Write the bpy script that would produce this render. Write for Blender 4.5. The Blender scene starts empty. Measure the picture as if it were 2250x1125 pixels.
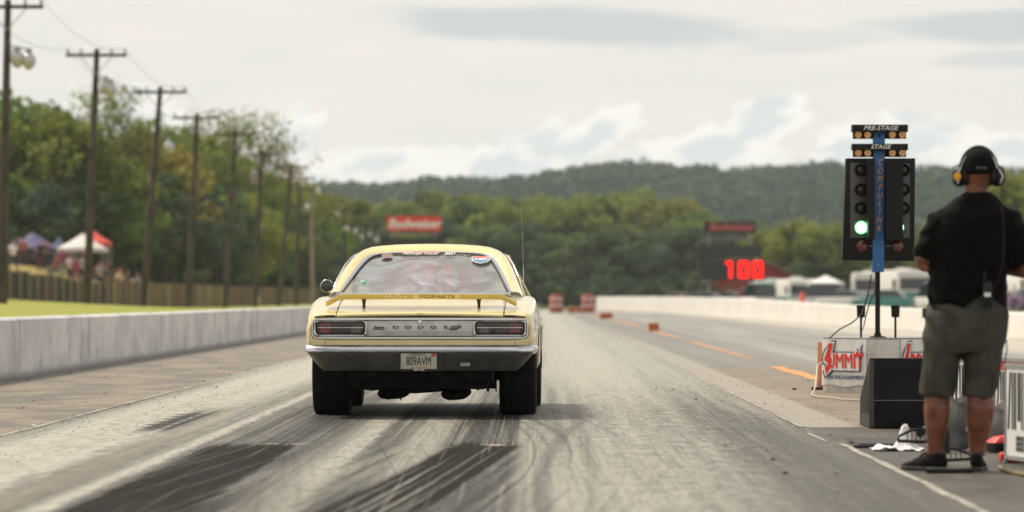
import bpy, bmesh, math, random
import numpy as np
from mathutils import Vector, Matrix, noise as mnoise
R = math.radians
scene = bpy.context.scene
COL = scene.collection
# ------------------------------------------------------------------ camera
# track runs along +Y, camera 1 m above it; F = focal length in photograph pixels (2250 wide)
F, VX, HY = 9375.0, 1175.0, 655.0
cam_d = bpy.data.cameras.new('camera'); cam = bpy.data.objects.new('camera', cam_d); COL.objects.link(cam)
cam_d.sensor_width = 36; cam_d.lens = 150; cam_d.clip_start = .5; cam_d.clip_end = 12000
cam.location = (0, 0, 1)
cam.rotation_euler = (R(90) + math.atan((HY - 562.5) / F), 0, math.atan((VX - 1125) / F))
cam_d.dof.use_dof = True; cam_d.dof.focus_distance = 35.9; cam_d.dof.aperture_fstop = 2.8
cam_d.dof.aperture_blades = 0
scene.camera = cam

def at(px, py, Y):
    """photograph pixel at distance Y -> world point"""
    return Vector(((px - VX) * Y / F, Y, 1 - (py - HY) * Y / F))
def gx(px, Y): return (px - VX) * Y / F
def gz(py, Y): return 1 - (py - HY) * Y / F

# ------------------------------------------------------------------ shader expression helper
class S:
    def __init__(s, t, k): s.t = t; s.k = k
    def m(s, op, *o, clamp=False):
        n = s.t.nodes.new('ShaderNodeMath'); n.operation = op; n.use_clamp = clamp
        for i, v in enumerate((s,) + o):
            if isinstance(v, S): s.t.links.new(v.k, n.inputs[i])
            else: n.inputs[i].default_value = v
        return S(s.t, n.outputs[0])
    def __add__(s, o): return s.m('ADD', o)
    def __radd__(s, o): return s.m('ADD', o)
    def __mul__(s, o): return s.m('MULTIPLY', o)
    def __rmul__(s, o): return s.m('MULTIPLY', o)
    def __sub__(s, o): return s.m('SUBTRACT', o)
    def __rsub__(s, o): return (s * -1.0) + o
    def __truediv__(s, o): return s.m('DIVIDE', o)
    def abs(s): return s.m('ABSOLUTE')
    def clamp(s): return s.m('ADD', 0.0, clamp=True)
    def step(s, a, b):      # smoothstep a->b (a may be > b)
        n = s.t.nodes.new('ShaderNodeMapRange'); n.interpolation_type = 'SMOOTHSTEP'
        s.t.links.new(s.k, n.inputs[0])
        if a < b: n.inputs[1].default_value = a; n.inputs[2].default_value = b; n.inputs[3].default_value = 0; n.inputs[4].default_value = 1
        else: n.inputs[1].default_value = b; n.inputs[2].default_value = a; n.inputs[3].default_value = 1; n.inputs[4].default_value = 0
        return S(s.t, n.outputs[0])
    def band(s, c, h, soft): return s.m('SUBTRACT', c).abs().step(h + soft, max(h - soft, 0))
class T:
    """a node tree with short constructors"""
    def __init__(t, tree): t.t = tree; t.nodes = tree.nodes; t.links = tree.links
    def node(t, ty, **kw):
        n = t.nodes.new(ty)
        for k, v in kw.items(): setattr(n, k, v)
        return n
    def coord(t, which='Object'):
        return S(t, t.node('ShaderNodeTexCoord').outputs[which])
    def xyz(t, v):
        n = t.node('ShaderNodeSeparateXYZ'); t.links.new(v.k, n.inputs[0]); return [S(t, o) for o in n.outputs]
    def vec(t, x, y=0.0, z=0.0):
        n = t.node('ShaderNodeCombineXYZ')
        for i, v in enumerate((x, y, z)):
            if isinstance(v, S): t.links.new(v.k, n.inputs[i])
            else: n.inputs[i].default_value = v
        return S(t, n.outputs[0])
    def noise(t, v, scale=1.0, detail=4.0, rough=.55, dist=0.0):
        n = t.node('ShaderNodeTexNoise'); t.links.new(v.k, n.inputs['Vector'])
        n.inputs['Scale'].default_value = scale; n.inputs['Detail'].default_value = detail
        n.inputs['Roughness'].default_value = rough; n.inputs['Distortion'].default_value = dist
        return S(t, n.outputs[0])
    def mix(t, f, a, b):
        n = t.node('ShaderNodeMix', data_type='RGBA')
        for i, v in ((0, f), (6, a), (7, b)):
            if isinstance(v, S): t.links.new(v.k, n.inputs[i])
            elif i == 0: n.inputs[0].default_value = v
            else: n.inputs[i].default_value = (*v, 1)
        return S(t, n.outputs[2])
    def set(t, n, name, v):
        i = n.inputs[name]
        if isinstance(v, S): t.links.new(v.k, i)
        elif isinstance(v, (tuple, list)): i.default_value = (*v, 1) if len(v) == 3 else v
        else: i.default_value = v
    def bump(t, h, strength=.3, dist=.01):
        n = t.node('ShaderNodeBump'); t.links.new(h.k, n.inputs['Height'])
        n.inputs['Strength'].default_value = strength; n.inputs['Distance'].default_value = dist
        return S(t, n.outputs[0])

# ------------------------------------------------------------------ world
SUN_EL, SUN_AZ = 55.0, -46.0          # degrees above the horizon, left of the track direction
w = bpy.data.worlds.new('World'); scene.world = w; w.use_nodes = True
wt = T(w.node_tree); wt.nodes.clear()
d = wt.coord('Generated'); dx, dy, dz = wt.xyz(d)
az = dx.m('ARCTAN2', dy) * 57.2958
el = dz.m('ARCSINE') * 57.2958
sky = wt.node('ShaderNodeTexSky', sky_type='NISHITA', sun_disc=False)
sky.sun_elevation = R(SUN_EL); sky.sun_rotation = R(SUN_AZ); sky.air_density = 1.0; sky.dust_density = 2.0
sk = wt.node('ShaderNodeVectorMath', operation='SCALE'); wt.links.new(sky.outputs[0], sk.inputs[0]); sk.inputs['Scale'].default_value = .10
skc = S(wt, sk.outputs[0])
# high thin layer: warm white with cooler stretches
n_big = wt.noise(wt.vec(az * .16, el * .85, 0.0), 1.0, 3, .5)
n_mid = wt.noise(wt.vec(az * .5 + 7.0, el * 2.6, 3.0), 1.0, 5, .55)
base = wt.mix((n_mid * .6 + n_big * .5).step(.42, .68), (.905, .845, .785), (.835, .825, .77))
# long grey stratus streaks
st_n = (wt.noise(wt.vec(az * .42, el * 2.2, 9.0), 1.0, 5, .6) - .5)
def streak(a0, e0, wa, we, tilt=0.0):
    da = (az - a0) / wa; de = (el - e0 + (az - a0) * tilt) / we
    r = da * da + de * de
    return (r.m('SQRT') + st_n * 1.5).step(1.1, .45)
s1 = streak(.5, 3.66, 3.4, .33, .075)
s2 = streak(6.0, 3.62, 1.7, .26, .03)
s3 = streak(6.6, 3.2, 1.3, .13, 0)
s4 = streak(3.6, 3.4, 1.6, .2, -.05)
s5 = streak(-5.5, 4.9, 3.0, .3, .02)
stm = (s1 * .95).m('MAXIMUM', s2 * .95).m('MAXIMUM', s3 * .6).m('MAXIMUM', s4 * .4).m('MAXIMUM', s5 * .5)
hi = wt.noise(wt.vec(az * .045, el * .16, 4.0), 1.0, 5, .6).step(.5, .68) * el.step(5.0, 11.0)   # the same stratus goes on overhead
stm = stm.m('MAXIMUM', hi * .8)
base = wt.mix(stm, base, (.61, .665, .665))
glow = streak(4.9, 3.32, 1.0, .14, 0) * .7
glow = glow.m('MAXIMUM', streak(-.8, 3.98, 1.5, .13, 0) * .6)
base = wt.mix(glow, base, (.93, .88, .80))
# low cumulus heaps along the horizon
lean = az - el * .55
cu = wt.noise(wt.vec(lean * .75, el * 1.5 , 1.0), 1.0, 6, .58)
cu_b = wt.noise(wt.vec(lean * .28, 5.0, 2.0), 1.0, 2, .5)
topv = (el - (cu_b * 1.9 + .95)) * .36
cm = (cu - topv).step(.44, .53)
cm = cm * el.step(7.0, 2.7) * .8
# the heaps standing over the ridge in front
heap = None; hn = wt.noise(wt.vec(lean * 1.7, el * 2.6, 7.0), 1.0, 6, .6) - .5
for a0, e0, wa, we in ((-3.35, 1.95, .42, .48), (-2.75, 1.6, .7, .35), (-1.95, 1.75, .6, .32), (-.55, 1.75, 1.0, .30), (.25, 2.05, .75, .32), (.95, 2.28, .38, .35), (2.35, 1.95, .9, .38), (3.1, 2.35, .55, .40), (4.5, 2.0, .8, .42), (5.2, 2.1, .4, .3), (6.2, 2.0, .7, .25), (-5.6, 2.4, .9, .4)):
    da = (az - a0 - (el - e0) * .5) / wa; de = (el - e0) / we
    g_ = (da * da + de * de + 1.0).m('POWER', -1.0); heap = g_ if heap is None else heap.m('MAXIMUM', g_)
hv = heap + hn * 1.15; cm = cm.m('MAXIMUM', hv.step(.44, .56))
shade_h = (hv + (inner_n := wt.noise(wt.vec(lean * 1.5 + .45, el * 2.4 - .5, 5.0), 1.0, 5, .55) - .5) * 1.4).step(.62, .95)
inner = wt.noise(wt.vec(lean * 1.1 + .35, el * 2.1 + .55, 1.6), 1.0, 5, .55)
cucol = wt.mix(inner.step(.47, .62).m('MAXIMUM', shade_h) * .72, (1.0, .975, .915), (.66, .73, .745))
colr = wt.mix(cm, base, cucol)
colr = wt.mix(el.step(1.85, 1.35) * .5, colr, (1.0, .955, .90))
gaps = wt.noise(wt.vec(dx * 2.2, dy * 2.2, dz * 2.2), 1.0, 4, .55).step(.46, .60) * el.step(24, 44) * .8
colr = wt.mix(gaps, colr, skc)
colr = wt.mix(el.step(0, -3), colr, (.25, .24, .2))
# the thin cloud glows round the veiled sun
sdv = Vector((math.sin(R(SUN_AZ)) * math.cos(R(SUN_EL)), math.cos(R(SUN_AZ)) * math.cos(R(SUN_EL)), math.sin(R(SUN_EL))))
dots = dx * sdv.x + dy * sdv.y + dz * sdv.z
aur = dots.step(.72, 1.0); colr = wt.mix(aur * aur * .9, colr, (2.3, 2.1, 1.75))
bg = wt.node('ShaderNodeBackground'); wt.set(bg, 'Color', colr); bg.inputs['Strength'].default_value = 1.0
wo = wt.node('ShaderNodeOutputWorld'); wt.links.new(bg.outputs[0], wo.inputs[0])
# ------------------------------------------------------------------ sun (behind thin cloud: soft)
sd = bpy.data.lights.new('sun', 'SUN'); sd.energy = 3.8; sd.angle = R(9); sd.color = (1, .90, .76)
so = bpy.data.objects.new('sun', sd); COL.objects.link(so)
sv = Vector((math.sin(R(SUN_AZ)) * math.cos(R(SUN_EL)), math.cos(R(SUN_AZ)) * math.cos(R(SUN_EL)), math.sin(R(SUN_EL))))
so.rotation_euler = sv.to_track_quat('Z', 'Y').to_euler(); so.location = sv * 100
v = scene.view_settings; v.view_transform = 'Standard'; v.look = 'None'; v.exposure = 0; v.gamma = 1; v.use_curve_mapping = False
cy = scene.cycles; cy.use_denoising = True; cy.max_bounces = 6; cy.diffuse_bounces = 3; cy.glossy_bounces = 3
cy.transparent_max_bounces = 10; cy.transmission_bounces = 4; cy.volume_bounces = 1; cy.sample_clamp_indirect = 6
cy.use_adaptive_sampling = True; cy.adaptive_threshold = .012; cy.caustics_reflective = False; cy.caustics_refractive = False

# ------------------------------------------------------------------ object helpers
def tag(o, label=None, cat=None, group=None, kind=None):
    if label: o['label'] = label
    if cat: o['category'] = cat
    if group: o['group'] = group
    if kind: o['kind'] = kind
    return o
def empty(name, loc=(0, 0, 0), rz=0, label=None, cat=None, group=None):
    o = bpy.data.objects.new(name, None); COL.objects.link(o); o.empty_display_size = .2
    o.location = loc; o.rotation_euler = (0, 0, rz)
    return tag(o, label, cat, group)
class MB:
    """collects shapes, links them as ONE mesh object"""
    def __init__(s): s.v = []; s.f = []; s.mi = []
    def add(s, verts, faces, mi=0):
        b = len(s.v); s.v.extend([tuple(p) for p in verts]); s.f.extend([tuple(i + b for i in f) for f in faces]); s.mi.extend([mi] * len(faces)); return s
    def box(s, x0, x1, y0, y1, z0, z1, mi=0):
        return s.add([(x0,y0,z0),(x1,y0,z0),(x1,y1,z0),(x0,y1,z0),(x0,y0,z1),(x1,y0,z1),(x1,y1,z1),(x0,y1,z1)],
            [(0,3,2,1),(4,5,6,7),(0,1,5,4),(1,2,6,5),(2,3,7,6),(3,0,4,7)], mi)
    def prism(s, poly, a, b, axis='y', mi=0):
        """poly = list of 2D points extruded from a to b along axis"""
        n = len(poly)
        def P(p, t): return {'y': (p[0], t, p[1]), 'z': (p[0], p[1], t), 'x': (t, p[0], p[1])}[axis]
        return s.add([P(p, a) for p in poly] + [P(p, b) for p in poly],
            [tuple(range(n - 1, -1, -1)), tuple(range(n, 2 * n))] + [(i, (i + 1) % n, (i + 1) % n + n, i + n) for i in range(n)], mi)
    def tube(s, pts, r, n=8, mi=0, cap=True, closed=False):
        pts = [Vector(p) for p in pts]; m = len(pts); rr = r if isinstance(r, (list, tuple)) else [r] * m
        rings = []; prev = None
        for i, p in enumerate(pts):
            if closed: t = pts[(i + 1) % m] - pts[i - 1]
            else: t = pts[min(i + 1, m - 1)] - pts[max(i - 1, 0)]
            t = t.normalized() if t.length > 1e-9 else Vector((0, 0, 1))
            if prev is None:
                a = Vector((0, 0, 1)) if abs(t.z) < .9 else Vector((0, 1, 0)); u = t.cross(a).normalized()
            else: u = (prev - t * prev.dot(t)); u = u.normalized() if u.length > 1e-6 else t.orthogonal().normalized()
            prev = u; q = t.cross(u)
            ra = rr[i]; ra, rb = ra if isinstance(ra, tuple) else (ra, ra)
            rings.append([p + u * ra * math.cos(2 * math.pi * k / n) + q * rb * math.sin(2 * math.pi * k / n) for k in range(n)])
        return s.rings(rings, mi, cap, closed)
    def rings(s, rings, mi=0, cap=True, closed=False, wrap=True):
        n = len(rings[0]); m = len(rings); vs = [p for r_ in rings for p in r_]; fs = []
        for i in range(m if closed else m - 1):
            j = (i + 1) % m
            for k in range(n if wrap else n - 1):
                l = (k + 1) % n; fs.append((i * n + k, i * n + l, j * n + l, j * n + k))
        if cap and not closed:
            fs.append(tuple(range(n - 1, -1, -1))); fs.append(tuple((m - 1) * n + k for k in range(n)))
        return s.add(vs, fs, mi)
    def ell(s, sections, n=20, mi=0, cap=True):
        """vertical loft of ellipses: (z, xc, yc, rx, ry)"""
        return s.rings([[(xc + rx * math.cos(2 * math.pi * k / n), yc + ry * math.sin(2 * math.pi * k / n), z) for k in range(n)] for z, xc, yc, rx, ry in sections], mi, cap)
    def lathe(s, prof, c=(0, 0, 0), axis='z', n=24, mi=0, cap=True):
        """prof = (radius, offset along axis)"""
        rings = []
        for r_, h in prof:
            ring = []
            for k in range(n):
                a = 2 * math.pi * k / n; p, q = r_ * math.cos(a), r_ * math.sin(a)
                ring.append({'z': (c[0] + p, c[1] + q, c[2] + h), 'x': (c[0] + h, c[1] + p, c[2] + q), 'y': (c[0] + q, c[1] + h, c[2] + p)}[axis])
            rings.append(ring)
        return s.rings(rings, mi, cap)
    def sphere(s, c, r, n=14, m=9, mi=0):
        r = r if isinstance(r, (tuple, list)) else (r, r, r); rings = []
        for i in range(1, m):
            a = math.pi * i / m
            rings.append([(c[0] + r[0] * math.sin(a) * math.cos(2 * math.pi * k / n), c[1] + r[1] * math.sin(a) * math.sin(2 * math.pi * k / n), c[2] - r[2] * math.cos(a)) for k in range(n)])
        return s.rings(rings, mi, True)
    def mesh(s, name, mats, smooth=None):
        me = bpy.data.meshes.new(name); me.from_pydata(s.v, [], s.f)
        for m_ in (mats if isinstance(mats, (list, tuple)) else [mats]): me.materials.append(m_)
        if any(s.mi): me.polygons.foreach_set('material_index', s.mi)
        me.update()
        bm = bmesh.new(); bm.from_mesh(me); bmesh.ops.recalc_face_normals(bm, faces=bm.faces); bm.to_mesh(me); bm.free()
        if smooth is not None:
            me.polygons.foreach_set('use_smooth', [True] * len(me.polygons)); me.set_sharp_from_angle(angle=R(smooth))
        return me
    def build(s, name, mats, parent=None, smooth=None, loc=None, bevel=0):
        o = bpy.data.objects.new(name, s.mesh(name, mats, smooth)); COL.objects.link(o); o.parent = parent
        if loc: o.location = loc
        if bevel:
            b = o.modifiers.new('b', 'BEVEL'); b.width = bevel; b.segments = 2; b.limit_method = 'ANGLE'
            me = apply_mods(o); me.polygons.foreach_set('use_smooth', [True] * len(me.polygons)); me.set_sharp_from_angle(angle=R(30))
        return o
def apply_mods(o):
    dg = bpy.context.evaluated_depsgraph_get(); me = bpy.data.meshes.new_from_object(o.evaluated_get(dg))
    old = o.data; o.modifiers.clear(); o.data = me; bpy.data.meshes.remove(old); return me
def link(name, data, parent=None, loc=(0, 0, 0), rot=(0, 0, 0), sc=(1, 1, 1)):
    o = bpy.data.objects.new(name, data); COL.objects.link(o); o.parent = parent; o.location = loc; o.rotation_euler = rot; o.scale = sc; return o
def text(name, body, size, mat, parent=None, loc=(0, 0, 0), rot=(R(90), 0, 0), sx=1.0, shear=0.0, ext=.001, off=0.0, align='CENTER', mw=None):
    c = bpy.data.curves.new(name, 'FONT'); c.body = body; c.size = size; c.align_x = align; c.align_y = 'CENTER'; c.shear = shear
    c.extrude = ext; c.resolution_u = 3
    o = bpy.data.objects.new(name, c); COL.objects.link(o)
    dg = bpy.context.evaluated_depsgraph_get(); me = bpy.data.meshes.new_from_object(o.evaluated_get(dg)); bpy.data.objects.remove(o); bpy.data.curves.remove(c)
    me.name = name; me.materials.clear(); me.materials.append(mat)
    for v_ in me.vertices: v_.co.x *= sx
    if off:         # heavier strokes: the same glyphs again, a hair to each side
        bm = bmesh.new(); bm.from_mesh(me); g0 = list(bm.verts)
        for k, (ox_, oy_) in enumerate(((off, 0), (-off, 0), (0, off * .7), (0, -off * .7))):
            d_ = bmesh.ops.duplicate(bm, geom=bm.verts[:len(g0)] + [e for e in bm.edges if e.verts[0].index < len(g0)][:0] + list({f for v0 in g0 for f in v0.link_faces}))
            for v1 in d_['geom']:
                if isinstance(v1, bmesh.types.BMVert): v1.co.x += ox_; v1.co.y += oy_; v1.co.z += .00015 * (k + 1)
        bm.to_mesh(me); bm.free()
    o = link(name, me, parent, loc, rot)
    if mw is not None: o.matrix_local = mw
    return o

# ------------------------------------------------------------------ materials
def mat(name, col, rough=.6, metal=0.0, coat=0.0, spec=.5, emit=None, es=0.0, vary=0.0, vs=3.0, dark=None, bumps=0.0, bs=40.0, trans=0.0, sheen=0.0, cior=1.5):
    m = bpy.data.materials.new(name); m.use_nodes = True; t = T(m.node_tree); p = t.nodes['Principled BSDF']
    c = col
    if vary or dark:
        o = t.coord(); n = t.noise(o, vs, 5, .6)
        k = dark if dark else tuple(x * (1 - vary) for x in col)
        c = t.mix(n.step(.38, .66), tuple(min(1, x * (1 + vary * .35)) for x in col), k)
    t.set(p, 'Base Color', c); p.inputs['Roughness'].default_value = rough; p.inputs['Metallic'].default_value = metal
    p.inputs['Coat Weight'].default_value = coat; p.inputs['Coat IOR'].default_value = cior; p.inputs['Coat Roughness'].default_value = .05; p.inputs['Specular IOR Level'].default_value = spec
    p.inputs['Transmission Weight'].default_value = trans; p.inputs['Sheen Weight'].default_value = sheen
    if emit: p.inputs['Emission Color'].default_value = (*emit, 1); p.inputs['Emission Strength'].default_value = es
    if bumps: t.set(p, 'Normal', t.bump(t.noise(t.coord(), bs, 6, .6), bumps, .01))
    return m
M = {}
M['black'] = mat('black', (.012, .012, .012), .55, vary=.3)
M['black_metal'] = mat('black_metal', (.02, .02, .02), .4, vary=.3)
M['white_paint'] = mat('white_paint', (.78, .77, .74), .6, vary=.12, vs=2)
M['chrome'] = mat('chrome', (.72, .72, .72), .09, 1.0)
M['argent'] = mat('argent', (.72, .715, .70), .42, .25, vary=.15, vs=8)
M['red'] = mat('red', (.55, .03, .02), .5)
M['orange'] = mat('orange', (.75, .18, .03), .6, vary=.2)
M['grey'] = mat('grey', (.30, .30, .29), .6, vary=.2)
M['blue'] = mat('blue', (.03, .16, .42), .45, vary=.15)
M['wood_pole'] = mat('wood_pole', (.070, .058, .042), .9, vary=.4, vs=2, bumps=.4)
M['lamp_white'] = mat('lamp_white', (.50, .50, .50), .3, .3)
# ================================================================== GROUND
def track_material():
    m = bpy.data.materials.new('track_surface'); m.use_nodes = True; t = T(m.node_tree); p = t.nodes['Principled BSDF']
    X, Y, Z = t.xyz(t.coord())
    wob = (t.noise(t.vec(X * .30, Y * .05, 0.0), 1, 1) - .5) * .22
    Xw = X + wob
    fine = t.noise(t.vec(Xw * 42.0, Y * .30, 0.0), 1, 3, .65)
    mid = t.noise(t.vec(Xw * 10.0, Y * .07, 2.0), 1, 4, .6)
    broad = t.noise(t.vec(X * 2.3, Y * .018, 5.0), 1, 3, .55)
    blot = t.noise(t.vec(X * 1.3, Y * .55, 8.0), 1, 6, .62)
    mott = t.noise(t.vec(X * 9.0, Y * 1.7, 3.0), 1, 7, .74); pep = t.noise(t.vec(X * 26.0, Y * 3.4, 13.0), 1, 5, .7)
    gran = t.noise(t.vec(X * 60.0, Y * 30.0, 0.0), 1, 3, .7)
    light = (.255, .243, .203); grey = (.052, .049, .040); pal = (.37, .352, .30); rub = (.016, .0155, .013)
    tone = broad * .50 + mid * .32 + fine * .26 + mott * .30 + pep * .22 + Y.step(34, 62) * -.14
    c = t.mix(tone.step(.64, .92), light, grey)
    far = (Y + (X * 4.0)).step(38, 66)
    c = t.mix(far * .65 * X.step(2.2, 1.9), c, t.mix((mid * .5 + fine * .5).step(.4, .65), (.31, .30, .262), (.20, .193, .165)))
    pale = (X + (mott - .5) * .25).band(-3.22, .42, .14).m('MAXIMUM', (X + (mott - .5) * .1).band(-2.34, .055, .04)).m('MAXIMUM', (X + (mott - .5) * .5).band(.75, .45, .3) * .55).m('MAXIMUM', (X + (mott - .5) * .3).band(-1.22, .12, .08) * .75)
    c = t.mix(pale * ((mott * .6 + pep * .5).step(.72, .42) * .7 + .35), c, pal)
    c = t.mix((X + (mott - .5) * .3).band(-2.60, .12, .08) * Y.step(40, 26) * .6, c, (.15, .118, .085))
    # tyre grooves of the two wheel tracks, heaviest before the start joint
    near = (Y + (mid - .5) * 1.6 + (pep - .5) * 1.4).step(29.9, 28.3)
    Xg = X + (28.9 - Y).m('MAXIMUM', 0.0) * .05 + (mid - .5) * .05; Xe = X + (mott - .5) * .06 + (mid - .5) * .05
    gl = Xe.band(-1.92, .29, .05); gr = Xg.band(-.32, .235, .05)
    stripes = t.noise(t.vec((Xg + wob * .5) * 19.0, Y * .05, 7.0), 1, 3, .6).step(.31, .54)
    lines = t.noise(t.vec((Xg + wob * .5) * 30.0, Y * .035, 17.0), 1, 2, .5).step(.57, .63)
    heavy = gl.m('MAXIMUM', gr) * near * (stripes * .30 + .70) * (pep.step(.70, .45) * .22 + .78) * (1.0 - lines * .75) * 1.45
    soft = (Xe.band(-1.80, .34, .10).m('MAXIMUM', Xe.band(-.36, .27, .08)).m('MAXIMUM', Xe.band(-1.0, .13, .06) * .8).m('MAXIMUM', Xe.band(-2.88, .13, .05) * Y.step(40, 36) * Y.step(31, 33) * 1.1)) * (stripes * .75 + .25) * (Y.step(72, 36) * .80 + .10) * (1.0 - lines * .5) * (pep.step(.68, .42) * .35 + .65)
    crv = (X - .03 - (Y - 22.0) * (Y - 22.0) * .0022).band(0.0, .045, .03) * Y.step(37, 33) * .5
    c = t.mix((soft * 1.1 + crv).clamp(), c, rub)
    fl = Y.step(25.5, 20.5) * Xe.band(-1.55, .50, .25) * .35
    arc2 = t.noise(t.vec((X + (Y - 30.0) * (Y - 30.0) * .0045 + (Y - 30.0) * .02) * 21.0, Y * .04, 31.0), 1, 3, .6).step(.54, .62) * Y.step(40, 36) * X.band(-.1, .75, .35) * .5
    arc3 = t.noise(t.vec((X - (30.0 - Y).m('MAXIMUM', 0.0) * .055) * 16.0, Y * .05, 37.0), 1, 3, .6).step(.55, .66) * Y.step(33, 28) * X.band(-1.0, .55, .3) * .55
    c = t.mix(arc2.m('MAXIMUM', arc3), c, rub)
    c = t.mix((heavy + fl * (stripes * .4 + .6)).clamp(), c, rub)
    lad = X.band(-2.93, .15, .03) * Y.band(35.0, 1.9, .3) * (Y * 8.5 + X * 3.0).m('SINE').step(-.3, .3) * .85
    c = t.mix(lad.clamp(), c, (.02, .019, .016))
    swirl = t.noise(t.vec((X + (t.noise(t.vec(Y * .10, X * .3, 0.0), 1, 1) - .5) * .6) * 16.0, Y * .08, 4.0), 1, 3, .6).step(.55, .66)
    c = t.mix(swirl * (Y.step(52, 24) * .5) * pep.step(.62, .4) * X.step(2.3, 1.8) * X.step(-2.6, -2.2), c, (.035, .033, .029))
    ch = t.noise(t.vec(Xw * 26.0, Y * .12, 11.0), 1, 2, .5).step(.62, .70)
    c = t.mix(ch * .20 * X.band(-.9, 2.6, .3), c, (.36, .345, .295))
    c = t.mix((X + (mott - .5) * .5 - (Y - 28.0) * .05).step(1.0, 1.9) * Y.step(36, 27) * .72, c, (.048, .044, .036))
    jn = t.noise(t.vec(X * .8, 0.0, 0.0), 1, 1) * .12
    for (yc, dark_, wd) in ((28.85, .8, .03), (23.0, .5, .04), (25.4, .3, .03), (33.1, .5, .03), (39.0, .45, .04), (46.5, .4, .05), (58.0, .4, .08)):
        j = (Y + jn).band(yc, wd, .02) * X.step(3.0, 2.6) * blot.step(.35, .6)
        c = t.mix(j * dark_, c, (.05, .046, .04))
    for (x0_, yc) in ((-1.72, 29.3), (-.20, 29.15)):      # scuffed bright scrapes at the start joint
        c = t.mix(X.band(x0_, .16, .08) * (Y + (mott - .5) * .9).band(yc, .16, .12) * mott.step(.42, .6) * .7, c, (.42, .395, .34))
    # left shoulder: dusty, then dirt against the wall
    sh = (X + (blot - .5) * .22).step(-3.82, -4.0)
    sc_ = t.mix(blot.step(.42, .6), (.098, .086, .067), (.205, .162, .115))
    sc_ = t.mix(X.step(-5.6, -6.3) * .7, sc_, (.11, .10, .085))
    c = t.mix(sh, c, sc_)
    # right of the lane: pale strip, dirt island round the tree, dark apron before the start
    rs = X.step(2.05, 2.12); dirt = t.mix(blot.step(.4, .62), (.205, .158, .112), (.15, .125, .095))
    far_i = t.mix(broad.step(.4, .6), (.14, .137, .122), (.175, .168, .148))
    rc = t.mix(Y.step(56, 68), dirt, far_i)
    rc = t.mix((X + (blot - .5) * .08).band(2.3, .2, .05) * Y.step(200, 60) * .8, rc, (.29, .265, .22))
    apron = t.mix(blot.step(.4, .65), (.044, .040, .033), (.088, .078, .062))
    rc = t.mix((Y + (blot - .5) * .3).step(33.2, 32.9), rc, apron)
    c = t.mix(rs, c, rc)
    lane2 = t.mix((broad * .6 + mid * .4).step(.4, .62), (.26, .25, .225), (.155, .15, .137))
    lane2 = t.mix(X.step(8.3, 9.6), lane2, (.40, .37, .32))
    c = t.mix(X.step(4.0, 4.6) * Y.step(33, 36), c, lane2)
    c = t.mix((mott * .5 + pep * .5).step(.54, .66) * .42, c, (.05, .045, .036))
    c = t.mix((mott * .4 + pep * .6).step(.44, .36) * .30 * (1.0 - (heavy + soft * .7).clamp()), c, (.36, .335, .285))
    c = t.mix(gran.step(.66, .76) * .4, c, (.05, .045, .04))
    t.set(p, 'Base Color', c)
    t.set(p, 'Roughness', (blot * .25 + .46))
    t.set(p, 'Specular IOR Level', ((heavy + soft * .8 + fl).clamp() * -.31 + .32 + Y.step(36, 80) * .16).clamp())
    t.set(p, 'Normal', t.bump(gran * .6 + blot * .4, .25, .01))
    return m
TR = MB(); ys = [12, 20, 30, 45, 70, 110, 180, 280, 372]
TR.rings([[(x, y, 0) for x in (-6.6, -3.9, 0, 2.1, 4, 8, 12.4)] for y in ys], cap=False, wrap=False)
tag(TR.build('race_track', track_material()), 'concrete drag strip streaked with black tyre rubber', kind='structure')

def grass_mat(name, a, b, c):
    m = bpy.data.materials.new(name); m.use_nodes = True; t = T(m.node_tree); p = t.nodes['Principled BSDF']
    o = t.coord(); n1 = t.noise(o, .09, 4); n2 = t.noise(o, 1.2, 5, .7)
    k = t.mix(n1.step(.4, .6), a, b); k = t.mix(n2.step(.5, .72) * .6, k, c)
    t.set(p, 'Base Color', k); p.inputs['Roughness'].default_value = .9; p.inputs['Specular IOR Level'].default_value = .15
    t.set(p, 'Normal', t.bump(n2, .5, .08)); return m
M['verge'] = grass_mat('verge_grass', (.22, .26, .04), (.28, .28, .055), (.13, .165, .03))
M['dry'] = grass_mat('dry_grass', (.31, .235, .07), (.23, .19, .06), (.13, .11, .04))
M['field'] = grass_mat('field_grass', (.06, .075, .03), (.08, .085, .035), (.04, .05, .02))

def lerp(x, xs, ys_): return float(np.interp(x, xs, ys_))
def z_fence(Y): return lerp(Y, (100, 160, 190, 227, 300, 400), (1.0, .98, .62, .42, .42, .46))
def z_left(X, Y):
    """ground left of the wall: verge, fence line, spectators' bank"""
    a = -X; zf = z_fence(Y)
    bank = lerp(Y, (100, 200, 300, 380, 520), (3.6, 3.1, 2.9, 1.6, .6))
    return lerp(a, (6.5, 7.2, 12, 20, 23, 31, 45, 90, 300), (.30, .38, .5, zf, zf + .15, bank, bank + .9, bank + 2.0, bank + 3))
xs_l = [-300, -140, -90, -60, -45, -36, -31, -27, -23, -20, -16, -12, -9, -7.2, -6.62]
ysl = [-40, 20, 60, 100, 130, 150, 165, 180, 200, 227, 260, 300, 340, 380, 440, 520]
V_ = MB(); V_.rings([[(x, y, z_left(x, y)) for x in xs_l[9:]] for y in ysl], cap=False, wrap=False)
tag(V_.build('grass_verge', M['verge'], smooth=60), 'mown yellow green grass behind the grey wall', kind='structure')
B_ = MB(); B_.rings([[(x, y, z_left(x, y)) for x in xs_l[:10]] for y in ysl], cap=False, wrap=False)
tag(B_.build('hillside', M['dry'], smooth=60), 'dry yellow grass bank under the spectators', kind='structure')
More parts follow.
